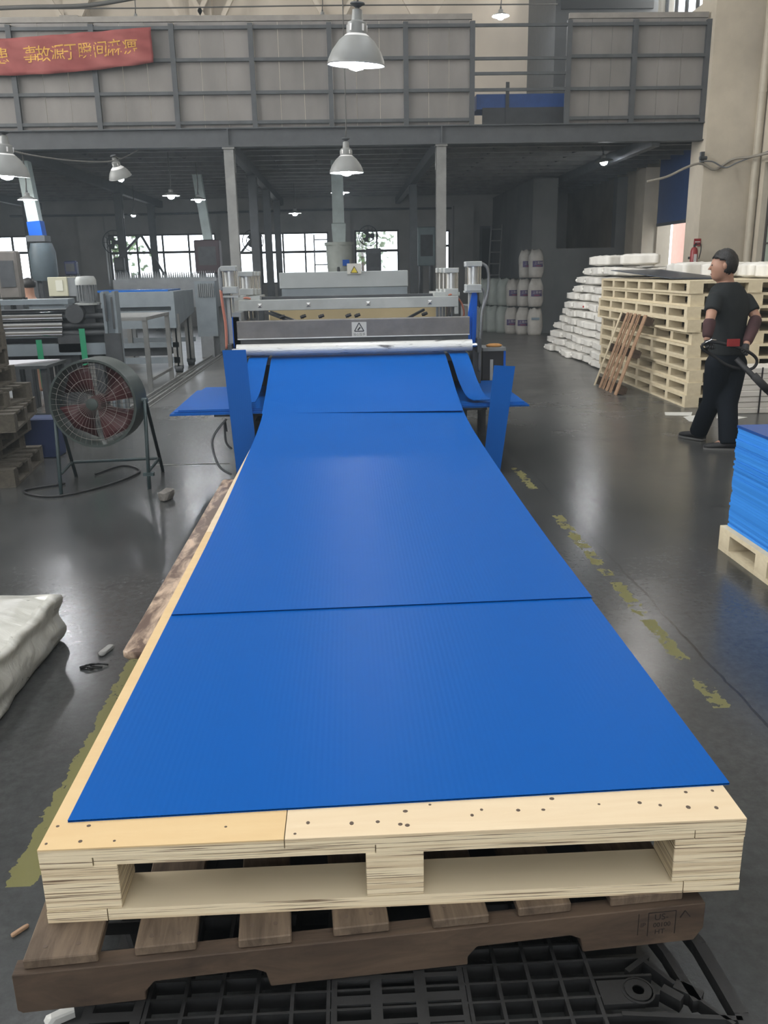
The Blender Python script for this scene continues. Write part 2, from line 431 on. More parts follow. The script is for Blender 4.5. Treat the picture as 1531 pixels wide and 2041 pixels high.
for s_ in SKYL:
    bx(s_[0]-s_[2]/2, s_[0]+s_[2]/2, s_[1]-s_[3]/2, s_[1]+s_[3]/2, CEIL+0.05, CEIL+0.06).build('roof_light', M_GLASS, ce)

# cross wall with the dark opening on the right, under the mezzanine
CWY = 21.3
cx0 = at(1062, 400, Y=CWY).x
o0, o1 = at(1112, 400, Y=CWY).x, at(1243, 400, Y=CWY).x
oz0, oz1 = at(1180, 494, Y=CWY).z, at(1180, 322, Y=CWY).z
M_CROSS = mat('dark_partition_paint', (0.15, 0.155, 0.155), 0.85, var=0.2, scale=0.8)
wall('wall_cross', 'y', CWY, CWY+0.3, cx0, XR, 0, 3.62, [(o0, min(o1, XR-0.25), oz0, oz1)], M_CROSS)
wc = tag(bpy.data.objects['wall_cross'], 'dark grey partition with a large unlit opening behind the sacks', 'wall')
bx(cx0-0.02, o0-0.06, CWY-0.12, CWY, 0, 3.6).build('pilaster', M_CROSS, wc)
wall('wall_partition', 'x', cx0, cx0+0.2, CWY+0.3, YF, 0, 3.62, [], M_CROSS)
tag(bpy.data.objects['wall_partition'], 'grey partition running to the far wall', 'wall')
dd = thing('door_2', 'dark open doorway in the far wall beside the standing sacks', 'door', ((DOORB[0]+DOORB[1])/2, YF-0.04, 0), kind='structure')
hw = (DOORB[1]-DOORB[0])/2
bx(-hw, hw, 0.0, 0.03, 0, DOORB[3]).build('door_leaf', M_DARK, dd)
MB().box(-hw-0.07, -hw, -0.02, 0.03, 0, DOORB[3]+0.07).box(hw, hw+0.07, -0.02, 0.03, 0, DOORB[3]+0.07).box(-hw, hw, -0.02, 0.03, DOORB[3], DOORB[3]+0.07).build('door_frame', M_STEELD, dd)

# ------------------------------------------------------------------ mezzanine
ZB0, ZB1 = 3.56, 3.85
mz = thing('mezzanine_platform', 'grey steel mezzanine deck carried on columns across the hall', 'mezzanine', (0, MZ, 0), kind='structure')
XE = at(1408, 262, Y=MZ).x
eb = MB().box(XL, XE, 0, 0.02, ZB0+0.015, ZB1-0.015).box(XL, XE, -0.05, 0.13, ZB1-0.02, ZB1).box(XL, XE, -0.05, 0.13, ZB0, ZB0+0.02)
eb.build('edge_beam', M_STEEL, mz)
for px in (455, 880, 1402):
    x = at(px, 280, Y=MZ).x
    bx(x-0.01, x+0.01, -0.045, 0.0, ZB0+0.02, ZB1-0.02).build('web_stiffener', M_STEEL, mz)
bx(XL, XR, 0.13, YF-MZ, 3.78, 3.84).build('deck_plate', M_STEELD, mz)
COLX = [-5.44, -1.84, 1.66, 5.3]
for x in COLX + [-9.0]:
    bx(x-0.07, x+0.07, 0.13, YF-MZ, 3.50, 3.68).build('main_beam', M_STEEL, mz)
for k in range(16):
    y = 0.7+k*0.72
    MB().box(XL, XR, y-0.008, y+0.008, 3.70, 3.775).box(XL, XR, y-0.04, y+0.04, 3.685, 3.70).build('joist', M_COLUMN, mz)  # paler grey puts the light caught by the bottom flanges into the colour
for i in range(22):
    x = XL+0.6+i*0.85
    if x < XR: bx(x-0.02, x+0.02, 0.2, YF-MZ, 3.74, 3.777).build('deck_rib', M_STEELD, mz)

def column(x, y, w, top, lab, m=None):
    c = thing('steel_column', lab, 'column', (x, y, 0), kind='structure')
    MB().box(-w/2, w/2, -w/2, -w/2+0.012, 0, top).box(-w/2, w/2, w/2-0.012, w/2, 0, top).box(-0.006, 0.006, -w/2+0.012, w/2-0.012, 0, top).build('shaft', m or M_COLUMN, c)
    bx(-w*0.75, w*0.75, -w*0.75, w*0.75, 0, 0.02).build('base_plate', M_STEELD, c)
    bx(-w*0.62, w*0.62, -w*0.62, w*0.62, top, top+0.03).build('cap_plate', m or M_COLUMN, c)
    bx(-w*0.55, w*0.55, w*0.3, w*0.62, top-0.35, top).build('bracket', m or M_COLUMN, c)
column(-1.84, MZ+0.06, 0.16, ZB0-0.03, 'pale grey steel column under the mezzanine edge, left of the machine')
column(1.66, MZ+0.06, 0.16, ZB0-0.03, 'pale grey steel column under the mezzanine edge, right of the machine')
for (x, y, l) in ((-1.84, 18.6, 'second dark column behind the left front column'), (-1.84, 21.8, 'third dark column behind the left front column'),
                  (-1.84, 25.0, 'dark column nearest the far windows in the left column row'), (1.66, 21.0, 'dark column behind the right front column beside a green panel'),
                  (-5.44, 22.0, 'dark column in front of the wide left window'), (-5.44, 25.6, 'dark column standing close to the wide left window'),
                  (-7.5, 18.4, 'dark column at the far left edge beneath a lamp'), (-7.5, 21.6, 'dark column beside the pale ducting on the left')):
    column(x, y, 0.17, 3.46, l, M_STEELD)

# railing of posts, rails and panels on the mezzanine edge
rl = thing('mezzanine_railing', 'railing of grey fibre panels in steel frames along the mezzanine edge', 'railing', (0, MZ, ZB1))
RT = 1.50
posts_px = [-150, 15, 180, 340, 498, 655, 808, 942, 1136, 1268, 1414]
px_ = [at(p, 48, Y=MZ).x for p in posts_px]
px_ = [px_[0]-1.25] + px_
for x in px_:
    bx(x-0.04, x+0.04, -0.035, 0.035, 0, RT+0.02).build('post', M_STEEL, rl)
rows = [0.08, 0.52, 1.0, 1.46]
gap = 8                       # bay index of the open gate
for i in range(len(px_)-1):
    a, c = px_[i]+0.04, px_[i+1]-0.04
    if i == gap:
        for z in (1.46, 0.98, 0.76, 0.52): bx(a, c, -0.02, 0.02, z-0.022, z+0.022).build('rail', M_STEELD, rl)
        continue
    for z in rows: bx(a, c, -0.025, 0.02, z-0.025, z+0.025).build('rail', M_STEELD, rl)
    zs = [0.0, 0.52, 1.0, 1.55]
    for j in range(3):
        p = MB(); n = 3
        for k in range(n):      # three boards to a panel, a fine groove between them
            x0 = a+(c-a)*k/n; x1 = a+(c-a)*(k+1)/n
            p.box(x0+0.003, x1-0.003, 0.025+0.004*((k+j+i) % 2), 0.04, zs[j]+0.004, zs[j+1]-0.004)
        p.build('panel', M_PANEL, rl)
    bx(a-0.04, c+0.04, 0.04, 0.10, 1.56, 1.64).build('top_board', mat('dusty_top_board', (0.27, 0.255, 0.235), 0.9, var=0.15, scale=4), rl)

# upper level behind the railing
M_UPWALL = mat('upper_cream_wall', (0.66, 0.60, 0.51), 0.9, var=0.15, scale=0.5, bump=0.1, bscale=6)
uw = tag(bx(XL, XR, 22.0, 22.2, 3.86, CEIL).build('wall_upper', M_UPWALL), 'stained cream wall on the upper level behind the railing', 'wall', kind='structure')
for px, wv in ((150, 0.5), (400, 0.5), (665, 0.45), (1085, 0.6)):
    x = at(px, 20, Y=21.7).x
    bx(x-wv/2, x+wv/2, 21.65, 22.0, 3.86, CEIL).build('pilaster', M_UPWALL if px != 1085 else mat('blue_grey_paint', (0.33, 0.37, 0.42), 0.7, var=0.1), uw)
for px in (140, 375, 425, 665, 845):
    p = at(px, 42, Y=21.5)
    for dx in (-1, 1):
        MB().bar((p.x+dx*0.1, 21.55, p.z-0.1), (p.x+dx*0.75, 21.55, p.z+1.0), 0.10, 0.10).build('brace', M_UPWALL, uw)
    MB().prism([(p.x-0.38, p.z-0.25), (p.x+0.38, p.z-0.25), (p.x+0.2, p.z+0.1), (p.x-0.2, p.z+0.1)], 21.42, 21.5, 'y').build('gusset', M_CAP, uw)
bp0, bp1 = at(1108, 20, Y=18.2), at(1312, 20, Y=18.2)
bxk = thing('upper_control_room', 'dark grey cabin above the railing with a black band', 'cabin', ((bp0.x+bp1.x)/2, 18.2, 3.85))
hw = (bp1.x-bp0.x)/2
bx(-hw, hw, 0, 2.6, 0, 3.4).build('cabin_wall', M_STEEL, bxk)
zz = at(1200, 18, Y=18.2).z-3.85
bx(-hw+0.1, hw-0.1, -0.03, 0, zz, zz+1.1).build('dark_glazing', M_DARK, bxk)
# blue machine part and a plate behind the open bars
M_BLUE_PAINT = mat('blue_paint', (0.03, 0.09, 0.30), 0.45, var=0.15)
a, c = at(950, 200, Y=MZ+0.9), at(1128, 200, Y=MZ+0.9)
ub = thing('blue_work_table', 'blue sheet metal bench standing behind the open bars of the railing', 'bench', ((a.x+c.x)/2, MZ+0.9, 3.85))
hw = (c.x-a.x)/2
bx(-hw, hw, 0, 0.6, 0.38, 0.62).build('body', M_BLUE_PAINT, ub)
bx(-hw+0.1, hw, -0.03, 0.0, 0.0, 0.40).build('front_plate', M_STEEL, ub)
bx(-hw+0.5, -hw+0.56, -0.05, -0.03, 0.1, 0.8).build('post', M_STEEL, ub)
for sx in (-1, 1): bx(sx*hw-0.03, sx*hw+0.03, 0.5, 0.56, 0, 0.38).build('leg', M_STEEL, ub)
# red slogan banner tied to the railing
def banner_material():
    m, nt, b = nt_new('faded_red_cloth'); N = nt.nodes; L = nt.links
    tc = N.new('ShaderNodeTexCoord'); n = N.new('ShaderNodeTexNoise'); n.inputs['Scale'].default_value = 2.2; n.inputs['Detail'].default_value = 5
    L.new(tc.outputs['Object'], n.inputs['Vector'])
    r = N.new('ShaderNodeValToRGB'); r.color_ramp.elements[0].color = (0.24, 0.052, 0.048, 1); r.color_ramp.elements[1].color = (0.33, 0.10, 0.09, 1)
    r.color_ramp.elements[0].position, r.color_ramp.elements[1].position = 0.35, 0.7
    L.new(n.outputs['Fac'], r.inputs[0]); L.new(r.outputs[0], b.inputs['Base Color']); b.inputs['Roughness'].default_value = 0.8
    return m
bn = thing('slogan_banner', 'faded red cloth banner with yellow characters tied to the railing', 'banner', (0, MZ-0.06, 0))
bl, br = at(-160, 150, Y=MZ-0.06).x, at(307, 120, Y=MZ-0.06).x
tl, tr_ = at(-160, 88, Y=MZ-0.06).z, at(302, 55, Y=MZ-0.06).z
bl_z, br_z = at(-160, 150, Y=MZ-0.06).z, at(307, 126, Y=MZ-0.06).z
def ban(u, v):                     # u along, v up
    top = tl+(tr_-tl)*max(0, u)**1.3; bot = bl_z+(br_z-bl_z)*u**2 - 0.05*math.sin(PI*u)
    fold = 0.018*math.sin(22*(u*1.6+v*0.8)) * (0.3+0.7*u) + 0.012*math.sin(50*u+7*v)
    return Vector((bl+(br-bl)*u, -0.045+fold, bot+(top-bot)*v))
NU, NV = 90, 10
b_ = MB(); b_.add([ban(i/NU, j/NV) for i in range(NU+1) for j in range(NV+1)],
       [(i*(NV+1)+j, (i+1)*(NV+1)+j, (i+1)*(NV+1)+j+1, i*(NV+1)+j+1) for i in range(NU) for j in range(NV)])
cl_o = b_.build('cloth', banner_material(), bn, smooth='all')
so = cl_o.modifiers.new('thickness', 'SOLIDIFY'); so.thickness = 0.003
M_YEL = mat('faded_yellow_print', (0.62, 0.36, 0.07), 0.8, var=0.15, scale=5)
chars = [('患', 5), ('事', 62), ('故', 88), ('源', 116), ('于', 143), ('瞬', 172), ('间', 202), ('麻', 230), ('痹', 262)]
for ch, px in chars:
    u = (at(px, 105, Y=MZ-0.06).x-bl)/(br-bl)
    me = text_mesh(ch, 0.235, M_YEL)
    bm = bmesh.new(); bm.from_mesh(me)
    bmesh.ops.triangulate(bm, faces=bm.faces)
    bmesh.ops.subdivide_edges(bm, edges=[e for e in bm.edges if e.calc_length() > 0.03], cuts=2)
    for v in bm.verts:
        q = ban(u+v.co.x/(br-bl), 0.5+v.co.y/0.50)
        v.co = q+Vector((0, -0.006, 0))
    bm.to_mesh(me); bm.free()
    link('painted_character', me, bn)

# ------------------------------------------------------------------ wood and plastic materials
def ply_edge_material(name, c0, c1, dark):
    m, nt, b = nt_new(name); N = nt.nodes; L = nt.links
    tc = N.new('ShaderNodeTexCoord'); geo = N.new('ShaderNodeNewGeometry')
    mp = N.new('ShaderNodeMapping'); mp.inputs['Scale'].default_value = (4, 4, 330); L.new(geo.outputs['Position'], mp.inputs[0])
    n = N.new('ShaderNodeTexNoise'); n.inputs['Scale'].default_value = 1.0; n.inputs['Detail'].default_value = 4; L.new(mp.outputs[0], n.inputs['Vector'])
    mpb = N.new('ShaderNodeMapping'); mpb.inputs['Scale'].default_value = (0.3, 0.3, 120); L.new(geo.outputs['Position'], mpb.inputs[0])
    nb_ = N.new('ShaderNodeTexNoise'); nb_.inputs['Scale'].default_value = 1.0; nb_.inputs['Detail'].default_value = 1; L.new(mpb.outputs[0], nb_.inputs['Vector'])
    rb = N.new('ShaderNodeValToRGB'); rb.color_ramp.elements[0].position, rb.color_ramp.elements[0].color = 0.42, tuple(c0)+(1,); rb.color_ramp.elements[1].position, rb.color_ramp.elements[1].color = 0.52, tuple(c1)+(1,)
    L.new(nb_.outputs['Fac'], rb.inputs[0])
    rs = N.new('ShaderNodeValToRGB'); rs.color_ramp.elements[0].position, rs.color_ramp.elements[0].color = 0.37, (1, 1, 1, 1); rs.color_ramp.elements[1].position, rs.color_ramp.elements[1].color = 0.44, (0, 0, 0, 1)
    L.new(n.outputs['Fac'], rs.inputs[0])
    r = N.new('ShaderNodeMix'); r.data_type = 'RGBA'; L.new(rs.outputs[0], r.inputs[0]); L.new(rb.outputs[0], r.inputs[6]); r.inputs[7].default_value = tuple(dark)+(1,)
    sep = N.new('ShaderNodeSeparateXYZ'); L.new(geo.outputs['True Normal'], sep.inputs[0])
    ab = N.new('ShaderNodeMath'); ab.operation = 'ABSOLUTE'; L.new(sep.outputs[2], ab.inputs[0])
    gt = N.new('ShaderNodeMath'); gt.operation = 'GREATER_THAN'; gt.inputs[1].default_value = 0.7; L.new(ab.outputs[0], gt.inputs[0])
    # face veneer on the horizontal sides
    mp2 = N.new('ShaderNodeMapping'); mp2.inputs['Scale'].default_value = (1.2, 14, 1); L.new(geo.outputs['Position'], mp2.inputs[0])
    n2 = N.new('ShaderNodeTexNoise'); n2.inputs['Scale'].default_value = 3; n2.inputs['Detail'].default_value = 6; L.new(mp2.outputs[0], n2.inputs['Vector'])
    r2 = N.new('ShaderNodeValToRGB'); r2.color_ramp.elements[0].color = tuple(x*0.9 for x in c1)+(1,); r2.color_ramp.elements[1].color = tuple(c1)+(1,)
    L.new(n2.outputs['Fac'], r2.inputs[0])
    mx = N.new('ShaderNodeMix'); mx.data_type = 'RGBA'; L.new(gt.outputs[0], mx.inputs[0]); L.new(r.outputs[2], mx.inputs[6]); L.new(r2.outputs[0], mx.inputs[7])
    L.new(mx.outputs[2], b.inputs['Base Color']); b.inputs['Roughness'].default_value = 0.75
    bp = N.new('ShaderNodeBump'); bp.inputs['Strength'].default_value = 0.35; bp.inputs['Distance'].default_value = 0.003
    L.new(n.outputs['Fac'], bp.inputs['Height']); L.new(bp.outputs[0], b.inputs['Normal'])
    MATS[name] = m; return m
M_PLY = ply_edge_material('plywood_layers', (0.66, 0.53, 0.345), (0.80, 0.68, 0.47), (0.17, 0.112, 0.07))
def grain_material(name, c0, c1, sx, sy, scale=4.0, rough=0.6, bump=0.1, detail=8, p=(0.3, 0.7)):
    m, nt, b = nt_new(name); N = nt.nodes; L = nt.links
    geo = N.new('ShaderNodeTexCoord'); mp = N.new('ShaderNodeMapping'); mp.inputs['Scale'].default_value = (sx, sy, 4); L.new(geo.outputs['Object'], mp.inputs[0])
    n = N.new('ShaderNodeTexNoise'); n.inputs['Scale'].default_value = scale; n.inputs['Detail'].default_value = detail; n.inputs['Distortion'].default_value = 0.6
    n.inputs['Roughness'].default_value = 0.65
    L.new(mp.outputs[0], n.inputs['Vector'])
    r = N.new('ShaderNodeValToRGB'); e = r.color_ramp.elements
    e[0].position, e[1].position = p; e[0].color = tuple(c0)+(1,); e[1].color = tuple(c1)+(1,)
    L.new(n.outputs['Fac'], r.inputs[0]); L.new(r.outputs[0], b.inputs['Base Color']); b.inputs['Roughness'].default_value = rough
    bp = N.new('ShaderNodeBump'); bp.inputs['Strength'].default_value = bump; bp.inputs['Distance'].default_value = 0.004
    L.new(n.outputs['Fac'], bp.inputs['Height']); L.new(bp.outputs[0], b.inputs['Normal'])
    MATS[name] = m; return m
M_PLYTOP_Y = grain_material('plywood_face_yellow', (0.68, 0.475, 0.24), (0.73, 0.535, 0.285), 0.7, 6, 3, 0.5, 0.05)
M_PLYTOP_P = grain_material('plywood_face_pale', (0.70, 0.545, 0.35), (0.77, 0.63, 0.435), 0.7, 7, 3, 0.55, 0.08)
M_PLYSTACK = grain_material('plywood_stack_pallet', (0.64, 0.545, 0.37), (0.76, 0.67, 0.48), 3, 3, 5, 0.75, 0.1)
M_OLDWOOD = grain_material('weathered_brown_timber', (0.036, 0.023, 0.015), (0.105, 0.070, 0.045), 1.0, 9, 4, 0.8, 0.35)
M_OLDBOARD = grain_material('weathered_board', (0.065, 0.045, 0.030), (0.18, 0.130, 0.088), 9, 1.0, 4, 0.8, 0.35)
M_GREYWOOD = grain_material('dull_grey_timber', (0.062, 0.055, 0.043), (0.14, 0.125, 0.098), 3, 3, 4, 0.85, 0.2)
M_REDWOOD = grain_material('reddish_timber', (0.30, 0.175, 0.10), (0.44, 0.29, 0.18), 3, 3, 5, 0.75, 0.2)
M_MARBLE = grain_material('marbled_brown_board', (0.12, 0.075, 0.055), (0.60, 0.45, 0.33), 5, 1.6, 3.2, 0.35, 0.1, 3, (0.42, 0.66))
M_NAIL = mat('rusty_nail', (0.10, 0.07, 0.05), 0.7)
M_BLACKPLASTIC = mat('dusty_black_plastic', (0.012, 0.0125, 0.013), 0.55, var=0.5, scale=5, bump=0.1, bscale=60)
def blue_sheet_material(name, col, flutes=True, rough=0.42):
    m, nt, b = nt_new(name); N = nt.nodes; L = nt.links
    b.inputs['Base Color'].default_value = tuple(col)+(1,); b.inputs['Roughness'].default_value = rough
    b.inputs['Specular IOR Level'].default_value = 0.10
    tc = N.new('ShaderNodeTexCoord')
    if flutes:
        w = N.new('ShaderNodeTexWave'); w.bands_direction = 'X'; w.inputs['Scale'].default_value = 21.0; w.inputs['Distortion'].default_value = 0.15
        L.new(tc.outputs['Object'], w.inputs['Vector'])
        bp = N.new('ShaderNodeBump'); bp.inputs['Strength'].default_value = 0.07; bp.inputs['Distance'].default_value = 0.002
        L.new(w.outputs['Fac'], bp.inputs['Height'])
        n = N.new('ShaderNodeTexNoise'); n.inputs['Scale'].default_value = 2.0; n.inputs['Detail'].default_value = 3; L.new(tc.outputs['Object'], n.inputs['Vector'])
        b2 = N.new('ShaderNodeBump'); b2.inputs['Strength'].default_value = 0.06; b2.inputs['Distance'].default_value = 0.03
        L.new(n.outputs['Fac'], b2.inputs['Height']); L.new(bp.outputs[0], b2.inputs['Normal']); L.new(b2.outputs[0], b.inputs['Normal'])
    MATS[name] = m; return m
M_BLUE = blue_sheet_material('blue_corrugated_plastic', (0.001, 0.090, 0.38))
M_BLUE_PLAIN = blue_sheet_material('blue_plastic_edge', (0.002, 0.09, 0.38), False, 0.5)

# ------------------------------------------------------------------ long plywood pallet under the sheets
PX0, PX1, PY0, PY1, PZ0, PZ1 = -0.668, 0.818, 1.505, 5.85, 0.2655, 0.447
lp = thing('plywood_pallet', 'long new plywood pallet in the foreground carrying the blue sheets', 'pallet', (0, PY0, PZ0))
HH = PZ1-PZ0; LL = PY1-PY0
xj = at(568, 1650, Z=PZ1).x
for (a, c, y0, y1, m, n) in ((PX0, xj, 0, 2.2, M_PLYTOP_Y, 1), (xj+0.002, PX1, 0, 2.2, M_PLYTOP_P, 2), (PX0, xj, 2.202, LL, M_PLYTOP_P, 3), (xj+0.002, PX1, 2.202, LL, M_PLYTOP_Y, 4)):
    bx(a, c, y0, y1, HH-0.003, HH).build('deck_veneer', m, lp)
    bx(a, c, y0+0.0005, y1, HH-0.024, HH-0.003).build('deck_board', M_PLY, lp)
bks = [(PX0, PX0+0.158), (at(729, 1700, Z=0.40).x, at(845, 1700, Z=0.40).x), (PX1-0.150, PX1)]
for k in range(6):
    y = k*(LL-0.13)/5
    for (a, c) in bks:
        b = MB(); b.box(a, c, y+0.002, y+0.115, 0.028, HH-0.046)
        b.build('block', M_PLY, lp, bevel=0.0015)
    bx(PX0+0.11, bks[1][0]+0.02, y+0.004, y+0.13, HH-0.046, HH-0.0245).build('stringer_board', M_PLY, lp)
    bx(bks[1][0]+0.022, PX1-0.11, y+0.001, y+0.13, HH-0.046, HH-0.0245).build('stringer_board', M_PLY, lp)
    bx(PX0, PX0+0.108, y+0.001, y+0.13, HH-0.046, HH-0.0245).build('stringer_board', M_PLY, lp)
    bx(PX1-0.108, PX1, y+0.001, y+0.13, HH-0.046, HH-0.0245).build('stringer_board', M_PLY, lp)
    bx(PX0, PX0+0.125, y, y+0.112, 0.0, 0.0275).build('bottom_board', M_PLY, lp)
    bx(PX0+0.127, PX1-0.125, y+0.001, y+0.112, 0.0, 0.0275).build('bottom_board', M_PLY, lp)
    bx(PX1-0.123, PX1, y+0.0005, y+0.112, 0.0, 0.0275).build('bottom_board', M_PLY, lp)
nail_me = MB().cyl((0, 0, -0.001), (0, 0, 0.0006), 0.0050, 8).mesh('nail', M_NAIL)
for (px, py) in ((115, 1647), (177, 1646), (160, 1677), (92, 1682), (228, 1676), (450, 1648), (614, 1640), (588, 1662), (701, 1641), (753, 1638), (808, 1617), (812, 1645),
                 (857, 1604), (941, 1625), (960, 1614), (1033, 1615), (1083, 1614), (1194, 1603), (1275, 1600), (1316, 1605), (1367, 1579), (1372, 1609), (1420, 1576), (1428, 1610), (798, 1643), (1100, 1592)):
    p = at(px, py, Z=PZ1)
    o = link('nail', nail_me, lp); o.location = (p.x, p.y-PY0, HH); s_ = random.uniform(0.6, 1.15); o.scale = (s_, s_*random.uniform(0.8, 1.3), 1)

# ------------------------------------------------------------------ brown marbled board and bearers carrying the far part of the pallet
mb = thing('marbled_board', 'brown marbled board jutting out beside the long pallet', 'board', (0, 2.84, 0.235))
MB().prism([(-0.852, 0.02), (-0.832, 0.0), (0.72, 0.0), (0.72, 2.65), (-0.838, 2.65), (-0.852, 2.63)], 0.0, 0.028, 'z').build('board', M_MARBLE, mb, bevel=0.004, smooth=True)
for k, y in enumerate((0.25, 1.3, 2.4)):
    t_ = tag(bx(-0.66, 0.70, -0.06, 0.06, 0, 0.235).build('timber_bearer', M_OLDWOOD), ('timber bearer under the near end of the marbled board', 'timber bearer under the middle of the marbled board', 'timber bearer under the far end of the marbled board')[k], 'timber', 'bearers under the marbled board')
    t_.location = (0, 2.84+y, 0)

# ------------------------------------------------------------------ old stringer pallet
A_, B_ = Vector((-0.706, 1.392)), Vector((0.744, 1.497))
ang = math.atan2(B_.y-A_.y, B_.x-A_.x); LEN = (B_-A_).length
OZ0, OZ1 = 0.147, 0.265
op = thing('old_wooden_pallet', 'old brown notched pallet beneath the new plywood pallet', 'pallet', (A_.x, A_.y, OZ0), ang)
H2 = OZ1-OZ0-0.022
def u_of(px, py, z=0.2):
    p = at(px, py, Z=z); return (Vector((p.x, p.y))-A_).dot((B_-A_).normalized())
n1a, n1b = u_of(285, 1960), u_of(537, 1935); n2a, n2b = u_of(935, 1890), u_of(1170, 1870)
def notch(a, c): return [(a, 0), (a, 0.02), (a+0.02, 0.044), (c-0.03, 0.047), (c-0.008, 0.036), (c, 0)]
poly = [(0, 0.008)] + [(0.01, 0)] + notch(n1a, n1b) + notch(n2a, n2b) + [(LEN-0.02, 0), (LEN, 0.03), (LEN, H2), (0, H2)]
for (y0, y1) in ((0, 0.042), (0.5, 0.542), (1.05, 1.092)):
    MB().prism(poly, y0, y1, 'y').build('stringer', M_OLDWOOD, op, bevel=0.002)
for (pa, pb) in ((75, 212), (280, 396), (478, 581), (664, 776), (864, 980), (1044, 1156), (1242, 1401)):
    a, c = u_of(pa, 1850, 0.25), u_of(pb, 1850, 0.25)
    bd = MB(); bd.box(a, c, 0.012+random.uniform(-0.006, 0.008), 1.1, H2, H2+0.022)
    o = bd.build('deck_board', M_OLDBOARD, op, bevel=0.0025)
    for dx in (0.25, 0.7):
        q = link('nail', nail_me, op); q.location = (a+(c-a)*dx, 0.045, H2+0.022)
# stamp burnt into the stringer
M_BURN = mat('burnt_stamp', (0.010, 0.007, 0.005), 0.9)
st = MB(); us = u_of(1268, 1840); 
st.box(us, us+0.001, -0.0008, 0, 0.03, 0.085).box(us+0.022, us+0.0235, -0.0008, 0, 0.025, 0.085).box(us+0.022, us+0.085, -0.0008, 0, 0.084, 0.0855).box(us+0.084, us+0.0855, -0.0008, 0, 0.025, 0.085)
st.bar((us+0.095, -0.0006, 0.065), (us+0.105, -0.0006, 0.082), 0.0008, 0.002).bar((us+0.105, -0.0006, 0.082), (us+0.118, -0.0006, 0.065), 0.0008, 0.002)
so_ = st.build('stamp_frame', M_BURN, op)
for (tx, u, z, sz) in (('US-', us+0.052, 0.072, 0.022), ('00100', us+0.054, 0.052, 0.016), ('HT', us+0.05, 0.034, 0.018), ('IP', us+0.011, 0.055, 0.016)):
    o = link('stamp_lettering', text_mesh(tx, sz, M_BURN), op); o.rotation_euler = (PI/2, 0, 0); o.location = (u, -0.0009, z)

# ------------------------------------------------------------------ black plastic pallet on the floor
bp_ = thing('black_plastic_pallet', 'black plastic grid pallet lying on the floor under the old pallet', 'pallet', (0, 1.13, 0))
PT = 0.145
def xat(px, py=1980): return at(px, py, Z=PT).x
g = MB()
zones = [(xat(300), xat(655)), (xat(935), xat(1190))]
yb0, yb1 = 0.0, 1.15
ymid = [at(700, 1958, Z=PT).y-1.13, at(700, 2000, Z=PT).y-1.13]      # front strap rows
for (a, c) in zones:
    nx = max(2, round((c-a)/0.070))
    for i in range(nx+1):
        x = a+(c-a)*i/nx; g.box(x-0.004, x+0.004, yb0, yb1, PT-0.035, PT)
y = 0.0
while y < 1.15:
    g.box(-0.60, 0.60, y-0.003, y+0.003, PT-0.034, PT-0.001); y += 0.047 if y < 0.42 else 0.085
g.build('top_grid', M_BLACKPLASTIC, bp_)
# flat straps with rounded openings between the two grids
def plate_with_holes(x0, x1, y0, y1, holes, th=0.012):
    b = MB(); xs = sorted({x0, x1} | {h[0] for h in holes} | {h[1] for h in holes})
    for a, c in zip(xs[:-1], xs[1:]):
        cuts = sorted((h[2], h[3]) for h in holes if h[0] <= (a+c)/2 <= h[1]); y = y0
        for lo, hi in cuts+[(y1, y1)]:
            if lo > y: b.box(a, c, y, lo, PT-th, PT+0.0015)
            y = max(y, hi)
    return b
sx0, sx1 = zones[0][1]+0.006, zones[1][0]-0.006
hl = []; n = 3; w_ = (sx1-sx0)/n
for yy in (0.055, 0.155, 0.205, 0.265, 0.315):
    for i in range(n): hl.append((sx0+i*w_+0.012, sx0+(i+1)*w_-0.012, yy, yy+(0.085 if yy in (0.055,) else 0.038)))
plate_with_holes(sx0, sx1, 0.0, 0.40, hl).build('center_strap', M_BLACKPLASTIC, bp_)
lx0, lx1 = xat(165, 2020), zones[0][0]-0.006
plate_with_holes(lx0, lx1, 0.0, 0.40, [(lx0+0.02, lx1-0.02, 0.03+0.075*k, 0.03+0.075*k+0.052) for k in range(5)]).build('edge_plate', M_BLACKPLASTIC, bp_)
# right corner: round boss, diagonal ribs and the chamfered rim
rx0 = zones[1][1]+0.006
cp = MB(); cyb = at(1270, 1976, Z=PT).y-1.13
cp.box(rx0, rx0+0.085, cyb-0.03, cyb+0.03, PT-0.012, PT+0.002)
cp.build('corner_plate', M_BLACKPLASTIC, bp_)
cc = at(1272, 1976, Z=PT)
bo = MB(); bo.lathe([(0.012, 0.002), (0.012, 0.005), (0.027, 0.005), (0.027, 0.002)], 20, (cc.x, cc.y-1.13, PT))
bo.lathe([(0.030, 0.001), (0.030, 0.0035), (0.034, 0.0035), (0.034, 0.001)], 20, (cc.x, cc.y-1.13, PT))
bo.build('round_boss', M_BLACKPLASTIC, bp_)
def P_(px, py): 
    p = at(px, py, Z=PT); return (p.x, p.y-1.13, PT-0.014)
rib = MB()
for a, c, w2 in (((1285, 1915), (1345, 1960), 0.010), ((1345, 1960), (1400, 1985), 0.026), ((1390, 1995), (1330, 1900), 0.018), ((1330, 1900), (1300, 1862), 0.016),
                 ((1320, 1968), (1360, 1990), 0.02), ((1385, 1985), (1465, 2041), 0.008), ((1250, 1935), (1290, 1905), 0.012), ((1240, 2020), (1480, 2030), 0.01)):
    rib.bar(P_(*a), P_(*c), w2, 0.03)
rib.build('corner_rib', M_BLACKPLASTIC, bp_)
rim = MB()
pts = [P_(1372, 1850), P_(1395, 1880), P_(1440, 1955), P_(1478, 2020), P_(1500, 2070)]
for a, c in zip(pts[:-1], pts[1:]): rim.bar(a, c, 0.028, 0.03)
rim.build('rim', M_BLACKPLASTIC, bp_)
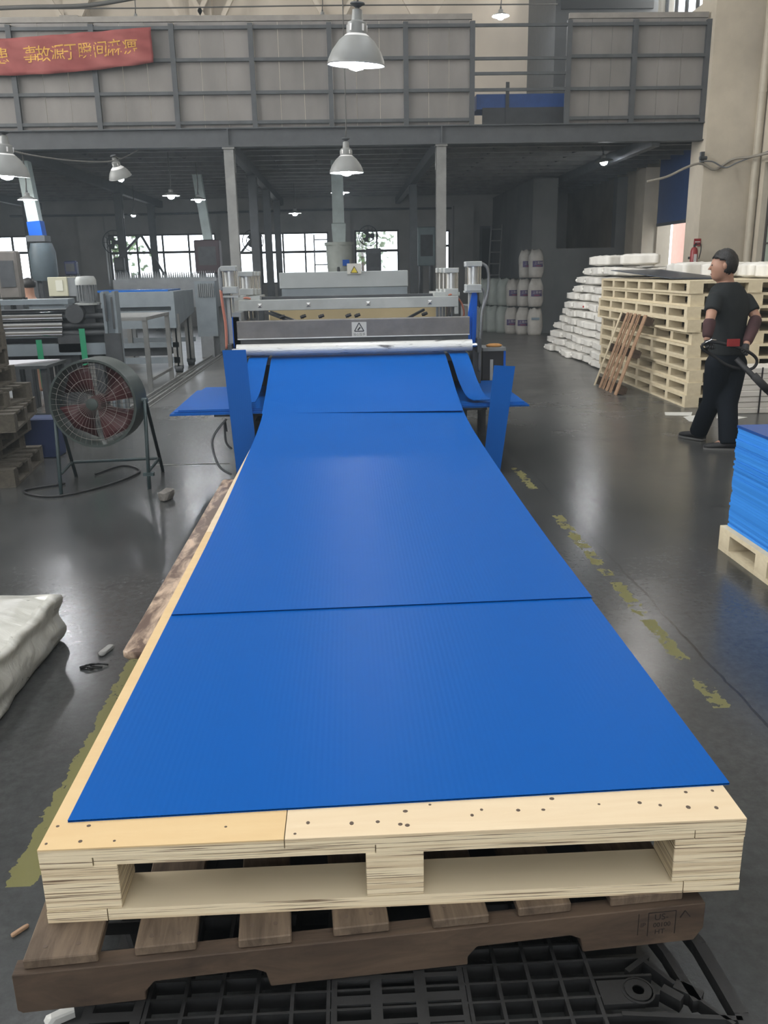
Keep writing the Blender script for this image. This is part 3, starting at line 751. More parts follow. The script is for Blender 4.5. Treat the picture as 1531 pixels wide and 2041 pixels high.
MB().box(-0.62, 0.66, 0.55, 1.15, PT-0.03, PT-0.003).build('rear_deck', M_BLACKPLASTIC, bp_)
for fx in (-0.52, 0.0, 0.58):
    for fy in (0.05, 0.55, 1.03):
        MB().lathe([(0.055, 0.012), (0.07, PT-0.03)], 12, (fx, fy+0.04, 0)).build('foot', M_BLACKPLASTIC, bp_)
for fy in (0.09, 0.59, 1.07): bx(-0.6, 0.66, fy-0.05, fy+0.05, 0, 0.014).build('runner', M_BLACKPLASTIC, bp_)

# ------------------------------------------------------------------ blue corrugated sheets
def zprof(pts):
    sp_ = spline([(0, y, z) for y, z in pts], 8)
    return [(p.y, p.z) for p in sp_]
SHX0, SHX1, ST = -0.633, 0.834, 0.0052
def sheet(name, label, prof, x0, x1, skew=0.0, group='corrugated sheets', pitch=0.0075, th=ST, mtop=None, drift=0.0):
    """prof = (y, z of the underside) along the sheet"""
    y0 = prof[0][0]; xm = (x0+x1)/2; zb = prof[0][1]
    t_ = thing(name, label, 'plastic sheet', (xm, y0, zb), group=group)
    hw = (x1-x0)/2; n = len(prof)
    nr = []
    for k in range(n):
        a = prof[max(k-1, 0)]; c = prof[min(k+1, n-1)]; d = Vector((0, c[0]-a[0], c[1]-a[1])).normalized()
        nr.append(Vector((0, -d.z, d.y)))
    def ring(o0, o1, nm, m):
        vs = []; fs = []
        for k in range(n):
            w0 = 1.0-k/(n-1)
            for o_ in (o0, o1):
                for sx in (-1, 1):
                    p = Vector((sx*hw+drift*w0*w0, prof[k][0]-y0+skew*sx*w0, prof[k][1]-zb))+nr[k]*o_
                    vs.append(p)
        for k in range(n-1):
            a = 4*k; c = 4*(k+1)
            fs += [(a, a+1, c+1, c), (a+2, c+2, c+3, a+3), (a, c, c+2, a+2), (a+1, a+3, c+3, c+1)]
        fs += [(0, 2, 3, 1), (4*n-4, 4*n-3, 4*n-1, 4*n-2)]
        return MB().add(vs, fs).build(nm, m, t_, smooth=True)
    ring(th-0.0010, th, 'top_skin', mtop or M_BLUE); ring(0, 0.0010, 'bottom_skin', M_BLUE_PLAIN)
    m_ = int(2*hw/pitch); vs = []; fs = []
    for i in range(m_+1):
        x = -hw+2*hw*i/m_; x = max(-hw+0.0004, min(hw-0.0004, x)); b0 = len(vs)
        for k in range(n):
            w0 = 1.0-k/(n-1)
            for o_ in (0.0010, th-0.0010):
                vs.append(Vector((x+drift*w0*w0, prof[k][0]-y0+skew*(x/hw)*w0+0.0004, prof[k][1]-zb))+nr[k]*o_)
        for k in range(n-1): fs.append((b0+2*k, b0+2*k+1, b0+2*k+3, b0+2*k+2))
    o = MB().add(vs, fs).build('flute_walls', M_BLUE_PLAIN, t_, fix=False); o['kind'] = 'stuff'
    return t_
sheet('corrugated_sheet', 'nearest blue corrugated sheet lying flat on the plywood pallet', [(1.610, PZ1), (2.2, PZ1), (3.0, PZ1), (3.98, PZ1)], SHX0, SHX1, 0.016)
z2 = PZ1+ST+0.0003
sheet('corrugated_sheet', 'middle blue corrugated sheet overlapping the nearest one and rising to the machine',
      zprof([(2.730, z2), (3.0, z2), (3.4, z2+0.001), (4.0, z2+0.012), (4.6, z2+0.03), (5.2, z2+0.052), (5.7, z2+0.078), (6.1, z2+0.122), (6.45, z2+0.2)]), SHX0+0.004, SHX1+0.004, 0.014)
sheet('corrugated_sheet', 'farthest blue corrugated sheet coming out under the silver roller',
      zprof([(6.115, z2+0.131), (6.3, z2+0.172), (6.55, z2+0.242), (6.8, z2+0.318), (7.0, z2+0.378), (7.16, z2+0.422), (7.3, z2+0.44), (7.8, z2+0.44)]), SHX0-0.004, SHX1-0.006, -0.05)
# trimmed edge strips hanging at both sides
sheet('trim_strip', 'narrow blue trim strip hanging left of the outgoing sheet', zprof([(6.63, 0.60), (6.75, 0.655), (6.9, 0.745), (7.05, 0.84), (7.2, 0.893), (7.6, 0.893)]), -0.815, -0.658, group='trim strips', pitch=0.03, drift=-0.075)
sheet('trim_strip', 'narrow blue trim strip curling away right of the outgoing sheet', zprof([(6.63, 0.572), (6.72, 0.60), (6.88, 0.70), (7.05, 0.83), (7.2, 0.893), (7.6, 0.893)]), 0.852, 1.005, group='trim strips', pitch=0.03, drift=0.14)
# blank sheets stored crosswise under the outlet
M_BLUE_SH = blue_sheet_material('blue_glossy_sheet', (0.02, 0.13, 0.46), False, 0.16)
for k in range(3):
    z = 0.515+k*0.012
    t_ = thing('blank_sheet', ('bottom', 'middle', 'top')[k]+' glossy blue sheet of the crosswise pile under the machine outlet', 'plastic sheet', (0.02, 6.62, z), (0.012, -0.006, 0.0)[k], group='crosswise blue sheets')
    bx(-1.42+0.03*k, 1.42-0.02*k, 0.012*k, 1.40, 0, 0.0045).build('sheet', M_BLUE_SH, t_)
    bx(-1.42+0.03*k, 1.42-0.02*k, 0.012*k+0.01, 1.40, 0.0045, 0.012).build('air_flutes', M_BLUE_PLAIN, t_)
# planks of the same board set upright against the pile
def plank(label, bl, br, tl, tr, yb, yt):
    p = [at(*bl, Y=yb), at(*br, Y=yb), at(*tr, Y=yt), at(*tl, Y=yt)]
    for q in p[:2]: q.z = 0.0
    t_ = thing('upright_board', label, 'board', ((p[0].x+p[1].x)/2, yb, 0), group='upright blue boards')
    o_ = Vector((t_.location.x, yb, 0)); nrm = (p[1]-p[0]).cross(p[3]-p[0]).normalized()
    for nm, a, c, m in (('front_skin', 0, 0.0008, M_BLUE), ('core', -0.004, 0.0, M_BLUE_PLAIN), ('rear_skin', -0.0048, -0.004, M_BLUE)):
        vs = [q-o_+nrm*a for q in p]+[q-o_+nrm*c for q in p]
        MB().add(vs, [(0,1,2,3),(4,7,6,5),(0,4,5,1),(1,5,6,2),(2,6,7,3),(3,7,4,0)]).build(nm, m, t_)
plank('upright blue board standing left of the outgoing sheets', (474, 960), (518, 960), (443, 698), (490, 697), 6.48, 6.63)
plank('upright blue board standing right of the outgoing sheets', (961, 950), (996, 950), (985, 728), (1027, 730), 6.48, 6.61)

# ------------------------------------------------------------------ sheet cutting machine
M_MGREY = mat('machine_light_grey', (0.36, 0.38, 0.37), 0.5, var=0.12, scale=5)
M_MGREY2 = mat('machine_mid_grey', (0.20, 0.215, 0.225), 0.5, var=0.15, scale=5)
M_MDARK = mat('machine_dark', (0.05, 0.055, 0.06), 0.55, var=0.3, scale=6)
M_MBLUEGREY = mat('machine_blue_grey', (0.19, 0.225, 0.25), 0.5, var=0.12, scale=4)
M_ALU = mat('dull_aluminium', (0.50, 0.51, 0.50), 0.42, 0.6, var=0.12, scale=9)
M_CHROME = mat('chrome', (0.62, 0.64, 0.66), 0.16, 1.0)
M_GUARD = mat('worn_grey_angle', (0.15, 0.145, 0.14), 0.6, 0.0, var=0.18, scale=7)
M_CREAM = mat('cream_panel', (0.50, 0.40, 0.22), 0.55, var=0.08, scale=3)
M_HOSE_O = mat('orange_hose', (0.42, 0.15, 0.10), 0.5)
M_HOSE_G = mat('grey_hose', (0.13, 0.14, 0.15), 0.5)
M_BLACK = mat('black_rubber', (0.015, 0.015, 0.017), 0.55)
M_SIGN = mat('white_sign', (0.52, 0.52, 0.48), 0.5)
M_SIGNY = mat('yellow_sign', (0.60, 0.48, 0.03), 0.5)
def roller_material():
    m, nt, b = nt_new('film_wrapped_roller'); N = nt.nodes; L = nt.links
    tc = N.new('ShaderNodeTexCoord'); mp = N.new('ShaderNodeMapping'); mp.inputs['Scale'].default_value = (2.0, 9, 9); L.new(tc.outputs['Object'], mp.inputs[0])
    n = N.new('ShaderNodeTexNoise'); n.inputs['Scale'].default_value = 3.0; n.inputs['Detail'].default_value = 6; L.new(mp.outputs[0], n.inputs['Vector'])
    r = N.new('ShaderNodeValToRGB'); e = r.color_ramp.elements; e[0].position, e[0].color = 0.30, (0.10, 0.10, 0.10, 1); e[1].position, e[1].color = 0.40, (0.66, 0.67, 0.65, 1)
    L.new(n.outputs['Fac'], r.inputs[0]); L.new(r.outputs[0], b.inputs['Base Color'])
    b.inputs['Roughness'].default_value = 0.25; b.inputs['Metallic'].default_value = 0.25
    bp = N.new('ShaderNodeBump'); bp.inputs['Strength'].default_value = 0.5; bp.inputs['Distance'].default_value = 0.006
    n3 = N.new('ShaderNodeTexNoise'); n3.inputs['Scale'].default_value = 16; L.new(mp.outputs[0], n3.inputs['Vector'])
    L.new(n3.outputs['Fac'], bp.inputs['Height']); L.new(bp.outputs[0], b.inputs['Normal'])
    return m
M_ROLL = roller_material()
MY = 7.2
cm = thing('cutting_machine', 'grey sheet cutting machine with silver roller and air cylinders behind the blue sheets', 'machine', (0.07, MY, 0))
ox, oy = 0.07, MY
def L_(p): return Vector((p.x-ox, p.y-oy, p.z))
def mp_(px, py, Y): return L_(at(px, py, Y=Y))
# lower frame
XA, XB = -1.02, 1.04
for x in (XA, XB-0.03):
    MB().box(x, x+0.07, 0.10, 1.6, 0.62, 1.0).box(x, x+0.07, 0.92, 1.6, 0.05, 0.62).build('side_frame', M_MDARK, cm)
    for y in (0.94, 1.48): bx(x, x+0.07, y, y+0.1, 0, 0.05).build('foot', M_MDARK, cm)
bx(XA+0.07, XB-0.03, 0.95, 1.03, 0.12, 0.80).build('lower_apron', M_MDARK, cm)
bx(XA+0.07, XB-0.03, 0.30, 1.45, 0.80, 0.86).build('bed', M_MGREY2, cm)
# roller
rz = 0.958; rr = 0.048
ro = MB().cyl((-0.99, 0.0, rz), (0.985, 0.0, rz), rr, 28).build('roller', M_ROLL, cm, smooth=True)
MB().cyl((-1.05, 0.0, rz), (-0.99, 0.0, rz), 0.018, 12).cyl((0.985, 0.0, rz), (1.05, 0, rz), 0.018, 12).build('roller_shaft', M_CHROME, ro, smooth=True)
for x in (-1.06, 1.03): bx(x, x+0.03, -0.03, 0.14, rz-0.06, rz+0.05).build('roller_bracket', M_MDARK, cm)
# knife guard: folded plate with a bright top edge and a dark slot
g0, g1 = mp_(472, 645, MY+0.05).x, mp_(936, 638, MY+0.05).x
gz0, gz1 = 1.045, 1.185
MB().prism([(0.04, gz0), (0.04, gz1), (0.045, gz1+0.006), (0.13, gz1+0.006), (0.13, gz1), (0.052, gz1-0.004), (0.052, gz0)], g0, g1, 'x').build('knife_guard', M_GUARD, cm)
bx(g0+0.02, g1-0.01, 0.055, 0.10, 1.0, gz0).build('knife_slot', M_MDARK, cm)
bx(g0, g1, 0.035, 0.0395, gz0-0.004, gz0+0.004).build('guard_lip', M_ALU, cm)
# warning plate with a black triangle
sp = mp_(716, 656, MY+0.035)
sg = bx(sp.x-0.062, sp.x+0.062, 0.034, 0.039, sp.z-0.06, sp.z+0.058).build('warning_plate', M_SIGN, cm)
def tri_ring(cx, cz, s, w, y):
    a = [(cx+s*math.cos(t), cz+s*math.sin(t)) for t in (PI/2, PI/2+2*PI/3, PI/2+4*PI/3)]
    b = MB()
    for i in range(3): 
        p, q = a[i], a[(i+1) % 3]; b.bar((p[0], y, p[1]), (q[0], y, q[1]), 0.0012, w, up=(0, 1, 0)) if False else b.bar((p[0], y, p[1]), (q[0], y, q[1]), 0.0012, w, up=(0, 0, 1) if abs(p[1]-q[1]) < 1e-6 else (p[1]-q[1], 0, q[0]-p[0]))
    return b
tri_ring(sp.x, sp.z+0.006, 0.046, 0.008, 0.0335).build('warning_triangle', M_BLACK, sg)
MB().bar((sp.x-0.012, 0.0332, sp.z-0.008), (sp.x+0.010, 0.0332, sp.z+0.016), 0.0012, 0.012, up=(-1, 0, 1)).build('hand_mark', M_BLACK, sg)
o = link('plate_lettering', text_mesh('当心压手', 0.026, M_BLACK), sg); o.rotation_euler = (PI/2, 0, 0); o.location = (sp.x, 0.0335, sp.z-0.045)
# upper cross beam with diamond plates
BY = MY+0.32
u0, u1 = mp_(476, 612, BY), mp_(914, 600, BY)
uz0, uz1 = 1.262, 1.352
bx(u0.x, u1.x, 0.32, 0.40, uz0, uz1).build('upper_beam', M_MGREY, cm, bevel=0.003)
for x in (u0.x, u1.x-0.035): bx(x, x+0.035, 0.322, 0.38, uz0-0.06, uz0).build('beam_end', M_MGREY, cm)
for px in (518, 615, 734, 857):
    x = mp_(px, 610, BY).x
    MB().box(x-0.018, x+0.018, 0.312, 0.32, 1.285, 1.321).lathe([(0.012, 0), (0.001, 0.006)], 4, (0, 0, 0)).build('diamond_plate', M_MGREY, cm) if False else \
    MB().add([(x-0.018, 0.319, 1.287), (x+0.018, 0.319, 1.287), (x+0.018, 0.319, 1.323), (x-0.018, 0.319, 1.323), (x, 0.309, 1.305)], [(0,1,4),(1,2,4),(2,3,4),(3,0,4),(3,2,1,0)]).build('diamond_plate', M_ALU, cm)
bx(u0.x+0.1, u1.x-0.05, 0.52, 0.60, uz1-0.015, uz1+0.02).build('rear_rail', M_MDARK, cm)
# tie rods and the cream hood behind
for a, c in (((530, 622), (578, 640)), ((845, 617), (806, 638)), ((540, 622), (590, 640))):
    MB().bar(mp_(*a, MY+0.5), mp_(*c, MY+0.25), 0.018, 0.02).build('tie_rod', M_MDARK, cm)
c0, c1 = mp_(536, 630, MY+0.95), mp_(884, 630, MY+0.95)
bx(c0.x, c1.x, 0.95, 1.3, 0.86, 1.31).build('cream_hood', M_CREAM, cm, bevel=0.01)
for px in (562, 604, 640, 694, 712, 846):
    p = mp_(px, 636, MY+0.30); MB().cyl((p.x-0.02, 0.30, 1.20), (p.x+0.025, 0.31, 1.215), 0.014, 8).cyl((p.x, 0.31, 1.19), (p.x, 0.31, 1.222), 0.008, 8).build('adjusting_knob', M_BLACK, cm)
# end posts and blue cover plates
pl = mp_(462, 640, MY+0.16)
bx(pl.x-0.03, pl.x+0.025, 0.14, 0.20, 0.95, 1.39).build('end_post', M_MGREY, cm)
pr2 = mp_(939, 600, MY+0.16)
bx(pr2.x-0.02, pr2.x+0.035, 0.14, 0.20, 0.95, 1.40).build('end_post', M_MGREY, cm)
M_BLUECOV = blue_sheet_material('blue_cover_sheet', (0.012, 0.10, 0.48), False, 0.4)
bx(mp_(463, 650, MY+0.02).x-0.01, mp_(475, 650, MY+0.02).x, 0.10, 0.13, 0.93, 1.225).build('blue_cover', M_BLUECOV, cm)
bc = mp_(936, 640, MY+0.02).x
MB().prism([(bc, 0.93), (bc+0.065, 0.93), (bc+0.075, 1.36), (bc+0.06, 1.40), (bc+0.03, 1.38), (bc, 1.22)], 0.09, 0.12, 'y').build('blue_cover', M_BLUECOV, cm)
bx(bc+0.03, bc+0.045, 0.07, 0.09, 0.95, 1.22).build('blue_cover', M_BLUECOV, cm)
# air cylinders
def air_cyl(px, ytop, ybot, Y, w, name_hose=None):
    t = mp_(px, ytop, Y); b0 = mp_(px, ybot, Y); x = t.x; y = Y-oy
    z0, z1 = b0.z, t.z; h = w/2
    a = MB().cyl((x, y, z0+0.05), (x, y, z1-0.04), w*0.33, 18).build('air_cylinder', M_ALU, cm, smooth=True)
    bx(x-h, x+h, y-h, y+h, z1-0.042, z1).build('head_block', M_MGREY, a, bevel=0.004)
    bx(x-h*0.95, x+h*0.95, y-h, y+h, z0, z0+0.055).build('base_block', M_MGREY, a, bevel=0.004)
    for sx in (-1, 1):
        for sy in (-1, 1): MB().cyl((x+sx*h*0.8, y+sy*h*0.8, z0+0.05), (x+sx*h*0.8, y+sy*h*0.8, z1-0.04), 0.007, 6).build('tie_bar', M_CHROME, a)
    MB().cyl((x, y, z0-0.20), (x, y, z0), 0.012, 8).build('piston_rod', M_CHROME, a)
    return x, y, z0, z1
cA = air_cyl(456, 530, 585, MY+0.12, 0.125)
for k in range(3): air_cyl(490+7*k, 541, 588, MY+0.42+0.16*k, 0.125)
for k in range(3): air_cyl(899-8*k, 534, 588, MY+0.42+0.16*k, 0.125)
cB = air_cyl(943, 521, 580, MY+0.12, 0.135)
for x, y in ((cA[0], cA[1]), (cB[0], cB[1])): bx(x-0.07, x+0.07, y-0.06, y+0.07, 1.385, 1.40).build('cylinder_seat', M_MGREY, cm)
for x in (mp_(498, 590, MY+0.5).x, mp_(890, 588, MY+0.5).x): bx(x-0.12, x+0.10, 0.36, 0.86, 1.353, 1.385).build('cylinder_seat', M_MGREY, cm)
# bridge plates joining the cylinders to the frames
bx(XA, XA+0.07, 0.10, 0.9, 1.0, 1.26).build('side_plate', M_MGREY2, cm)
bx(XB-0.03, XB+0.04, 0.25, 0.9, 1.0, 1.26).build('side_plate', M_MGREY2, cm)
for x in (mp_(500, 640, MY+0.5).x, mp_(880, 640, MY+0.5).x):
    for k in range(3): bx(x-0.05+0.04*k, x-0.03+0.04*k, 0.45+0.1*k, 0.5+0.1*k, 0.86, 1.26).build('guide_rod', M_MGREY2, cm)
# hoses
def hose(pts, r, m, nm='hose', parent=cm, off=True):
    return MB().tube(spline(pts, 5), r, 7).build(nm, m, parent, smooth='all')
hose([mp_(448, 534, MY+0.1), mp_(438, 536, MY+0.08), mp_(438, 555, MY+0.06), mp_(441, 580, MY+0.06)], 0.012, M_MGREY2)
hose([mp_(440, 578, MY+0.06), mp_(444, 610, MY+0.06), mp_(450, 650, MY+0.06), mp_(452, 695, MY+0.06)], 0.012, M_HOSE_O)
hose([mp_(443, 582, MY+0.07), mp_(449, 620, MY+0.07), mp_(454, 660, MY+0.07), mp_(455, 700, MY+0.07)], 0.009, M_HOSE_G)
hose([mp_(480, 598, MY+0.40), mp_(488, 594, MY+0.36), mp_(497, 595, MY+0.36), mp_(505, 598, MY+0.40)], 0.009, M_HOSE_O)
hose([mp_(887, 592, MY+0.4), mp_(897, 587, MY+0.36), mp_(908, 590, MY+0.4), mp_(920, 605, MY+0.45), mp_(925, 625, MY+0.45), mp_(920, 637, MY+0.45)], 0.009, M_HOSE_O)
hose([mp_(956, 524, MY+0.12), mp_(970, 532, MY+0.1), mp_(974, 556, MY+0.08), mp_(972, 585, MY+0.06), mp_(962, 620, MY+0.04), mp_(959, 660, MY+0.06), mp_(957, 700, MY+0.1), mp_(956, 760, MY+0.12)], 0.013, M_HOSE_G)
hose([mp_(962, 575, MY+0.12), mp_(966, 590, MY+0.08), mp_(961, 625, MY+0.03), mp_(957, 680, MY+0.02), mp_(955, 740, MY+0.05)], 0.010, M_HOSE_G)
hose([mp_(452, 860, MY-0.1), mp_(448, 840, MY-0.1), mp_(450, 880, MY-0.2), mp_(462, 895, MY-0.2)], 0.010, M_HOSE_G)
# control cabinet beside the outlet
k0, k1 = at(962, 730, Y=8.1), at(995, 730, Y=8.1)
cc_ = thing('control_cabinet', 'small black control cabinet with a blue edge right of the roller', 'cabinet', ((k0.x+k1.x)/2+0.02, 8.1, 0))
hw = 0.10
bx(-hw, hw, 0, 0.3, 0.45, 0.82).build('cabinet_body', M_BLACK, cc_)
bx(hw, hw+0.02, -0.01, 0.3, 0.45, 0.84).build('blue_edge', M_BLUECOV, cc_)
bx(-hw, hw+0.02, -0.02, 0.32, 0.82, 0.85).build('top_shelf', M_MGREY2, cc_)
bx(-0.03, 0.0, -0.012, 0, 0.52, 0.74).build('door_pull', M_MGREY, cc_)
for sx in (-hw+0.02, hw-0.02):
    for y in (0.03, 0.27): bx(sx-0.02, sx+0.02, y-0.02, y+0.02, 0, 0.45).build('leg', M_MDARK, cc_)
gl = tag(MB().lathe([(0.02, 0), (0.045, 0.004), (0.05, 0.02), (0.03, 0.035), (0.004, 0.038)], 10).build('work_glove', mat('orange_cloth', (0.5, 0.25, 0.08), 0.8), smooth='all'), 'crumpled orange cotton glove on the control cabinet', 'glove')
gl.location = (cc_.location.x+0.02, 8.18, 0.85); gl.scale = (1.6, 0.8, 0.9)
# trestle carrying the crosswise pile under the outlet
tr = thing('sheet_trestle', 'dark steel trestle under the crosswise blue sheets', 'trestle', (0.02, 6.76, 0))
MB().box(-1.1, 1.1, 0, 0.04, 0.475, 0.515).build('top_rail', M_MDARK, tr)
MB().box(-1.1, 1.1, 1.0, 1.04, 0.475, 0.515).build('top_rail', M_MDARK, tr)
for x in (-0.85, 0.85):
    for y in (0.0, 1.0): bx(x-0.02, x+0.02, y, y+0.04, 0, 0.475).build('leg', M_MDARK, tr)
bx(-0.8, 0.8, 0.20, 0.44, 0.05, 0.40).build('drive_housing', M_MDARK, tr)
hose([Vector((-1.0, -0.02, 0.46)), Vector((-1.12, -0.06, 0.3)), Vector((-1.08, -0.1, 0.1)), Vector((-0.98, -0.1, 0.02))], 0.01, M_HOSE_G, 'cable', tr)

# ------------------------------------------------------------------ oven hood and hopper behind the cutter
hd = thing('cooling_hood', 'pale grey machine hood with a darker lower band behind the cutter', 'machine', (at(686, 570, Y=10.5).x, 10.5, 0))
hw = (at(815, 570, Y=10.5).x-at(559, 570, Y=10.5).x)/2
ht = at(690, 541, Y=10.5).z; hb = at(690, 573, Y=10.5).z
bx(-hw, hw, 0, 1.6, hb, ht).build('hood_upper', mat('hood_grey', (0.33, 0.36, 0.37), 0.5, var=0.07), hd, bevel=0.006)
bx(-hw+0.02, hw-0.01, 0.01, 1.6, hb-0.25, hb).build('hood_lower_band', M_MBLUEGREY, hd)
bx(-hw+0.05, hw-0.05, 0.1, 1.5, 0.4, hb-0.25).build('machine_bed', M_MDARK, hd)
for x in (-hw+0.12, hw-0.12):
    for y in (0.15, 1.35): bx(x-0.05, x+0.05, y, y+0.1, 0, 0.4).build('leg', M_MDARK, hd)
s0 = at(706, 534, Y=10.45)
ws = bx(s0.x-hd.location.x-0.085, s0.x-hd.location.x+0.085, -0.02, -0.005, ht-0.03, ht+0.09).build('warning_plate', M_SIGN, hd)
cxs = s0.x-hd.location.x
MB().prism([(cxs-0.04, ht-0.02), (cxs+0.04, ht-0.02), (cxs, ht+0.06)], -0.023, -0.021, 'y').build('yellow_triangle', M_SIGNY, ws)
tri_ring(cxs, ht+0.007, 0.05, 0.006, -0.0245).build('triangle_border', M_BLACK, ws)
# hopper drum with a duct rising from it
HY = 18.5
hc = at(677, 510, Y=HY)
hp = thing('material_hopper', 'grey green round hopper with a square duct rising to the mezzanine', 'hopper', (hc.x, HY, 0))
rz_ = (at(705, 500, Y=HY).x-at(649, 500, Y=HY).x)/2
zt, zb = at(677, 483, Y=HY).z, at(677, 534, Y=HY).z
M_HOP = mat('hopper_grey_green', (0.42, 0.46, 0.42), 0.5, var=0.1)
MB().lathe([(rz_*0.9, zb), (rz_*0.95, zt-0.06), (rz_*1.03, zt-0.06), (rz_*1.03, zt), (rz_*0.9, zt)], 28).build('drum', M_HOP, hp, smooth=True)
MB().lathe([(0.08, 0.9), (rz_*0.9, zb)], 20).build('cone', M_HOP, hp, smooth=True)
for k in range(3):
    t = 2*PI*k/3+0.4; MB().cyl((rz_*0.9*math.cos(t), rz_*0.9*math.sin(t), 0), (rz_*0.85*math.cos(t), rz_*0.85*math.sin(t), zb+0.02), 0.03, 8).build('leg', M_MDARK, hp)
M_DUCT = mat('pale_duct', (0.46, 0.55, 0.54), 0.45, var=0.15, scale=4)
zd = 3.76
MB().add([(x*w, y*w, z) for z, w in ((zt, 0.13), (zt+0.36, 0.15), (zt+0.38, 0.12), (zd, 0.12)) for x, y in ((-1,-1),(1,-1),(1,1),(-1,1))],
         [(4*k+i, 4*k+(i+1) % 4, 4*k+4+(i+1) % 4, 4*k+4+i) for k in range(3) for i in range(4)]+[(3,2,1,0),(12,13,14,15)]).build('duct', M_DUCT, hp)
bx(0.06, 0.20, -rz_-0.02, -rz_+0.03, zb+0.04, zb+0.16).build('gauge_box', M_BLUECOV, hp)

# ------------------------------------------------------------------ drum fan on a pipe stand
M_FANRING = mat('fan_ring_grey_green', (0.046, 0.060, 0.056), 0.45, var=0.2, scale=5)
M_FANRED = mat('fan_blade_dark_red', (0.075, 0.020, 0.022), 0.45, var=0.15)
M_FANWIRE = mat('fan_wire', (0.22, 0.21, 0.195), 0.5)
M_FANLEG = mat('fan_stand_green', (0.026, 0.046, 0.050), 0.5, var=0.2)
fn = thing('drum_fan', 'round floor fan with dark red blades on a green pipe stand', 'fan', (-1.93, 6.60, 0))
FZ, FR = 0.645, 0.335
fm = Matrix.Translation((0, 0, FZ)) @ Euler((PI/2, 0, math.radians(-4))).to_matrix().to_4x4()
def fmb(): b = MB(); b.M = fm.copy(); return b
b = fmb(); b.lathe([(FR, 0.14), (FR, -0.13), (FR-0.018, -0.13), (FR-0.03, -0.10), (FR-0.03, 0.11), (FR-0.015, 0.14)], 48, closed=True)
b.build('drum', M_FANRING, fn, smooth=True)
b = fmb(); b.lathe([(0.055, -0.06), (0.055, 0.07), (0.045, 0.085), (0.005, 0.085)], 20); b.build('hub', M_FANRED, fn, smooth=True)
for k in range(4):
    b = fmb(); t0 = 2*PI*k/4+0.5; vs = []; fs = []
    for i in range(6):
        r = 0.05+0.245*i/5
        for j, (dt, z) in enumerate(((-0.58, 0.05), (0.0, 0.0), (0.58, -0.06))):
            t = t0+dt*(0.75+0.35*i/5)+0.25*i/5
            vs.append((r*math.cos(t), r*math.sin(t), z))
    for i in range(5):
        for j in range(2): fs.append((3*i+j, 3*i+j+1, 3*i+3+j+1, 3*i+3+j))
    b.add(vs, fs); o = b.build('blade', M_FANRED, fn, smooth='all', fix=False)
    o.modifiers.new('thickness', 'SOLIDIFY').thickness = 0.004
b = fmb()
for k in range(44):
    t = 2*PI*k/44; b.cyl((0.045*math.cos(t), 0.045*math.sin(t), 0.150), ((FR-0.012)*math.cos(t), (FR-0.012)*math.sin(t), 0.135), 0.0010, 4)
for r in (0.11, 0.19, 0.275):
    b.tube([(r*math.cos(2*PI*i/40), r*math.sin(2*PI*i/40), 0.147) for i in range(41)], 0.0016, 4)
b.build('front_guard', M_FANWIRE, fn)
b = fmb(); b.lathe([(0.045, 0.14), (0.045, 0.158), (0.02, 0.162)], 18); b.build('guard_boss', M_FANRING, fn, smooth=True)
b = fmb()
for i in range(-9, 10):
    c = i*0.033; h = math.sqrt(max(0.0, 0.30**2-c*c))
    if h > 0.02:
        b.cyl((c, -h, -0.12), (c, h, -0.12), 0.0015, 4); b.cyl((-h, c, -0.122), (h, c, -0.122), 0.0015, 4)
b.build('rear_guard', M_MDARK, fn)
pv = {1: Vector((FR+0.02, -0.02, FZ)), -1: Vector((-FR-0.02, 0.04, FZ))}
feet = {1: (at(298, 975, Z=0), at(325, 940, Z=0)), -1: (at(122, 985, Z=0), at(152, 950, Z=0))}
for s_ in (1, -1):
    b = fmb() if False else MB()
    b.cyl(pv[s_]+Vector((-0.06*s_, 0, 0)), pv[s_]+Vector((0.02*s_, 0, 0)), 0.022, 10); b.build('pivot', M_FANLEG, fn)
    for q in feet[s_]:
        q = q-fn.location; q.z = 0.0
        MB().tube([q, pv[s_]*0.94+q*0.06+Vector((0, 0, 0.04)), pv[s_]], 0.014, 8).build('leg', M_FANLEG, fn, smooth='all')
def lg(s_, i, t): 
    q = feet[s_][i]-fn.location; q.z = 0; return q*(1-t)+pv[s_]*t
MB().cyl(lg(-1, 1, 0.2), lg(1, 1, 0.2), 0.012, 8).build('cross_bar', M_FANLEG, fn, smooth=True)
for s_ in (1, -1): MB().cyl(lg(s_, 0, 0.2), lg(s_, 1, 0.2), 0.012, 8).build('cross_bar', M_FANLEG, fn, smooth=True)
q = lg(1, 0, 0.17); bx(q.x-0.04, q.x+0.04, q.y-0.02, q.y+0.02, q.z-0.012, q.z+0.012).build('clamp', M_FANLEG, fn)
tag(MB().tube(spline([(-2.25, 6.55, 0.012), (-2.5, 6.35, 0.012), (-2.2, 6.15, 0.012), (-1.9, 6.45, 0.012), (-1.75, 6.9, 0.012), (-1.95, 7.15, 0.012), (-2.1, 6.85, 0.012)], 8), 0.009, 6).build('floor_cable', M_BLACK, smooth='all'), 'black cable coiled on the floor under the fan', 'cable')
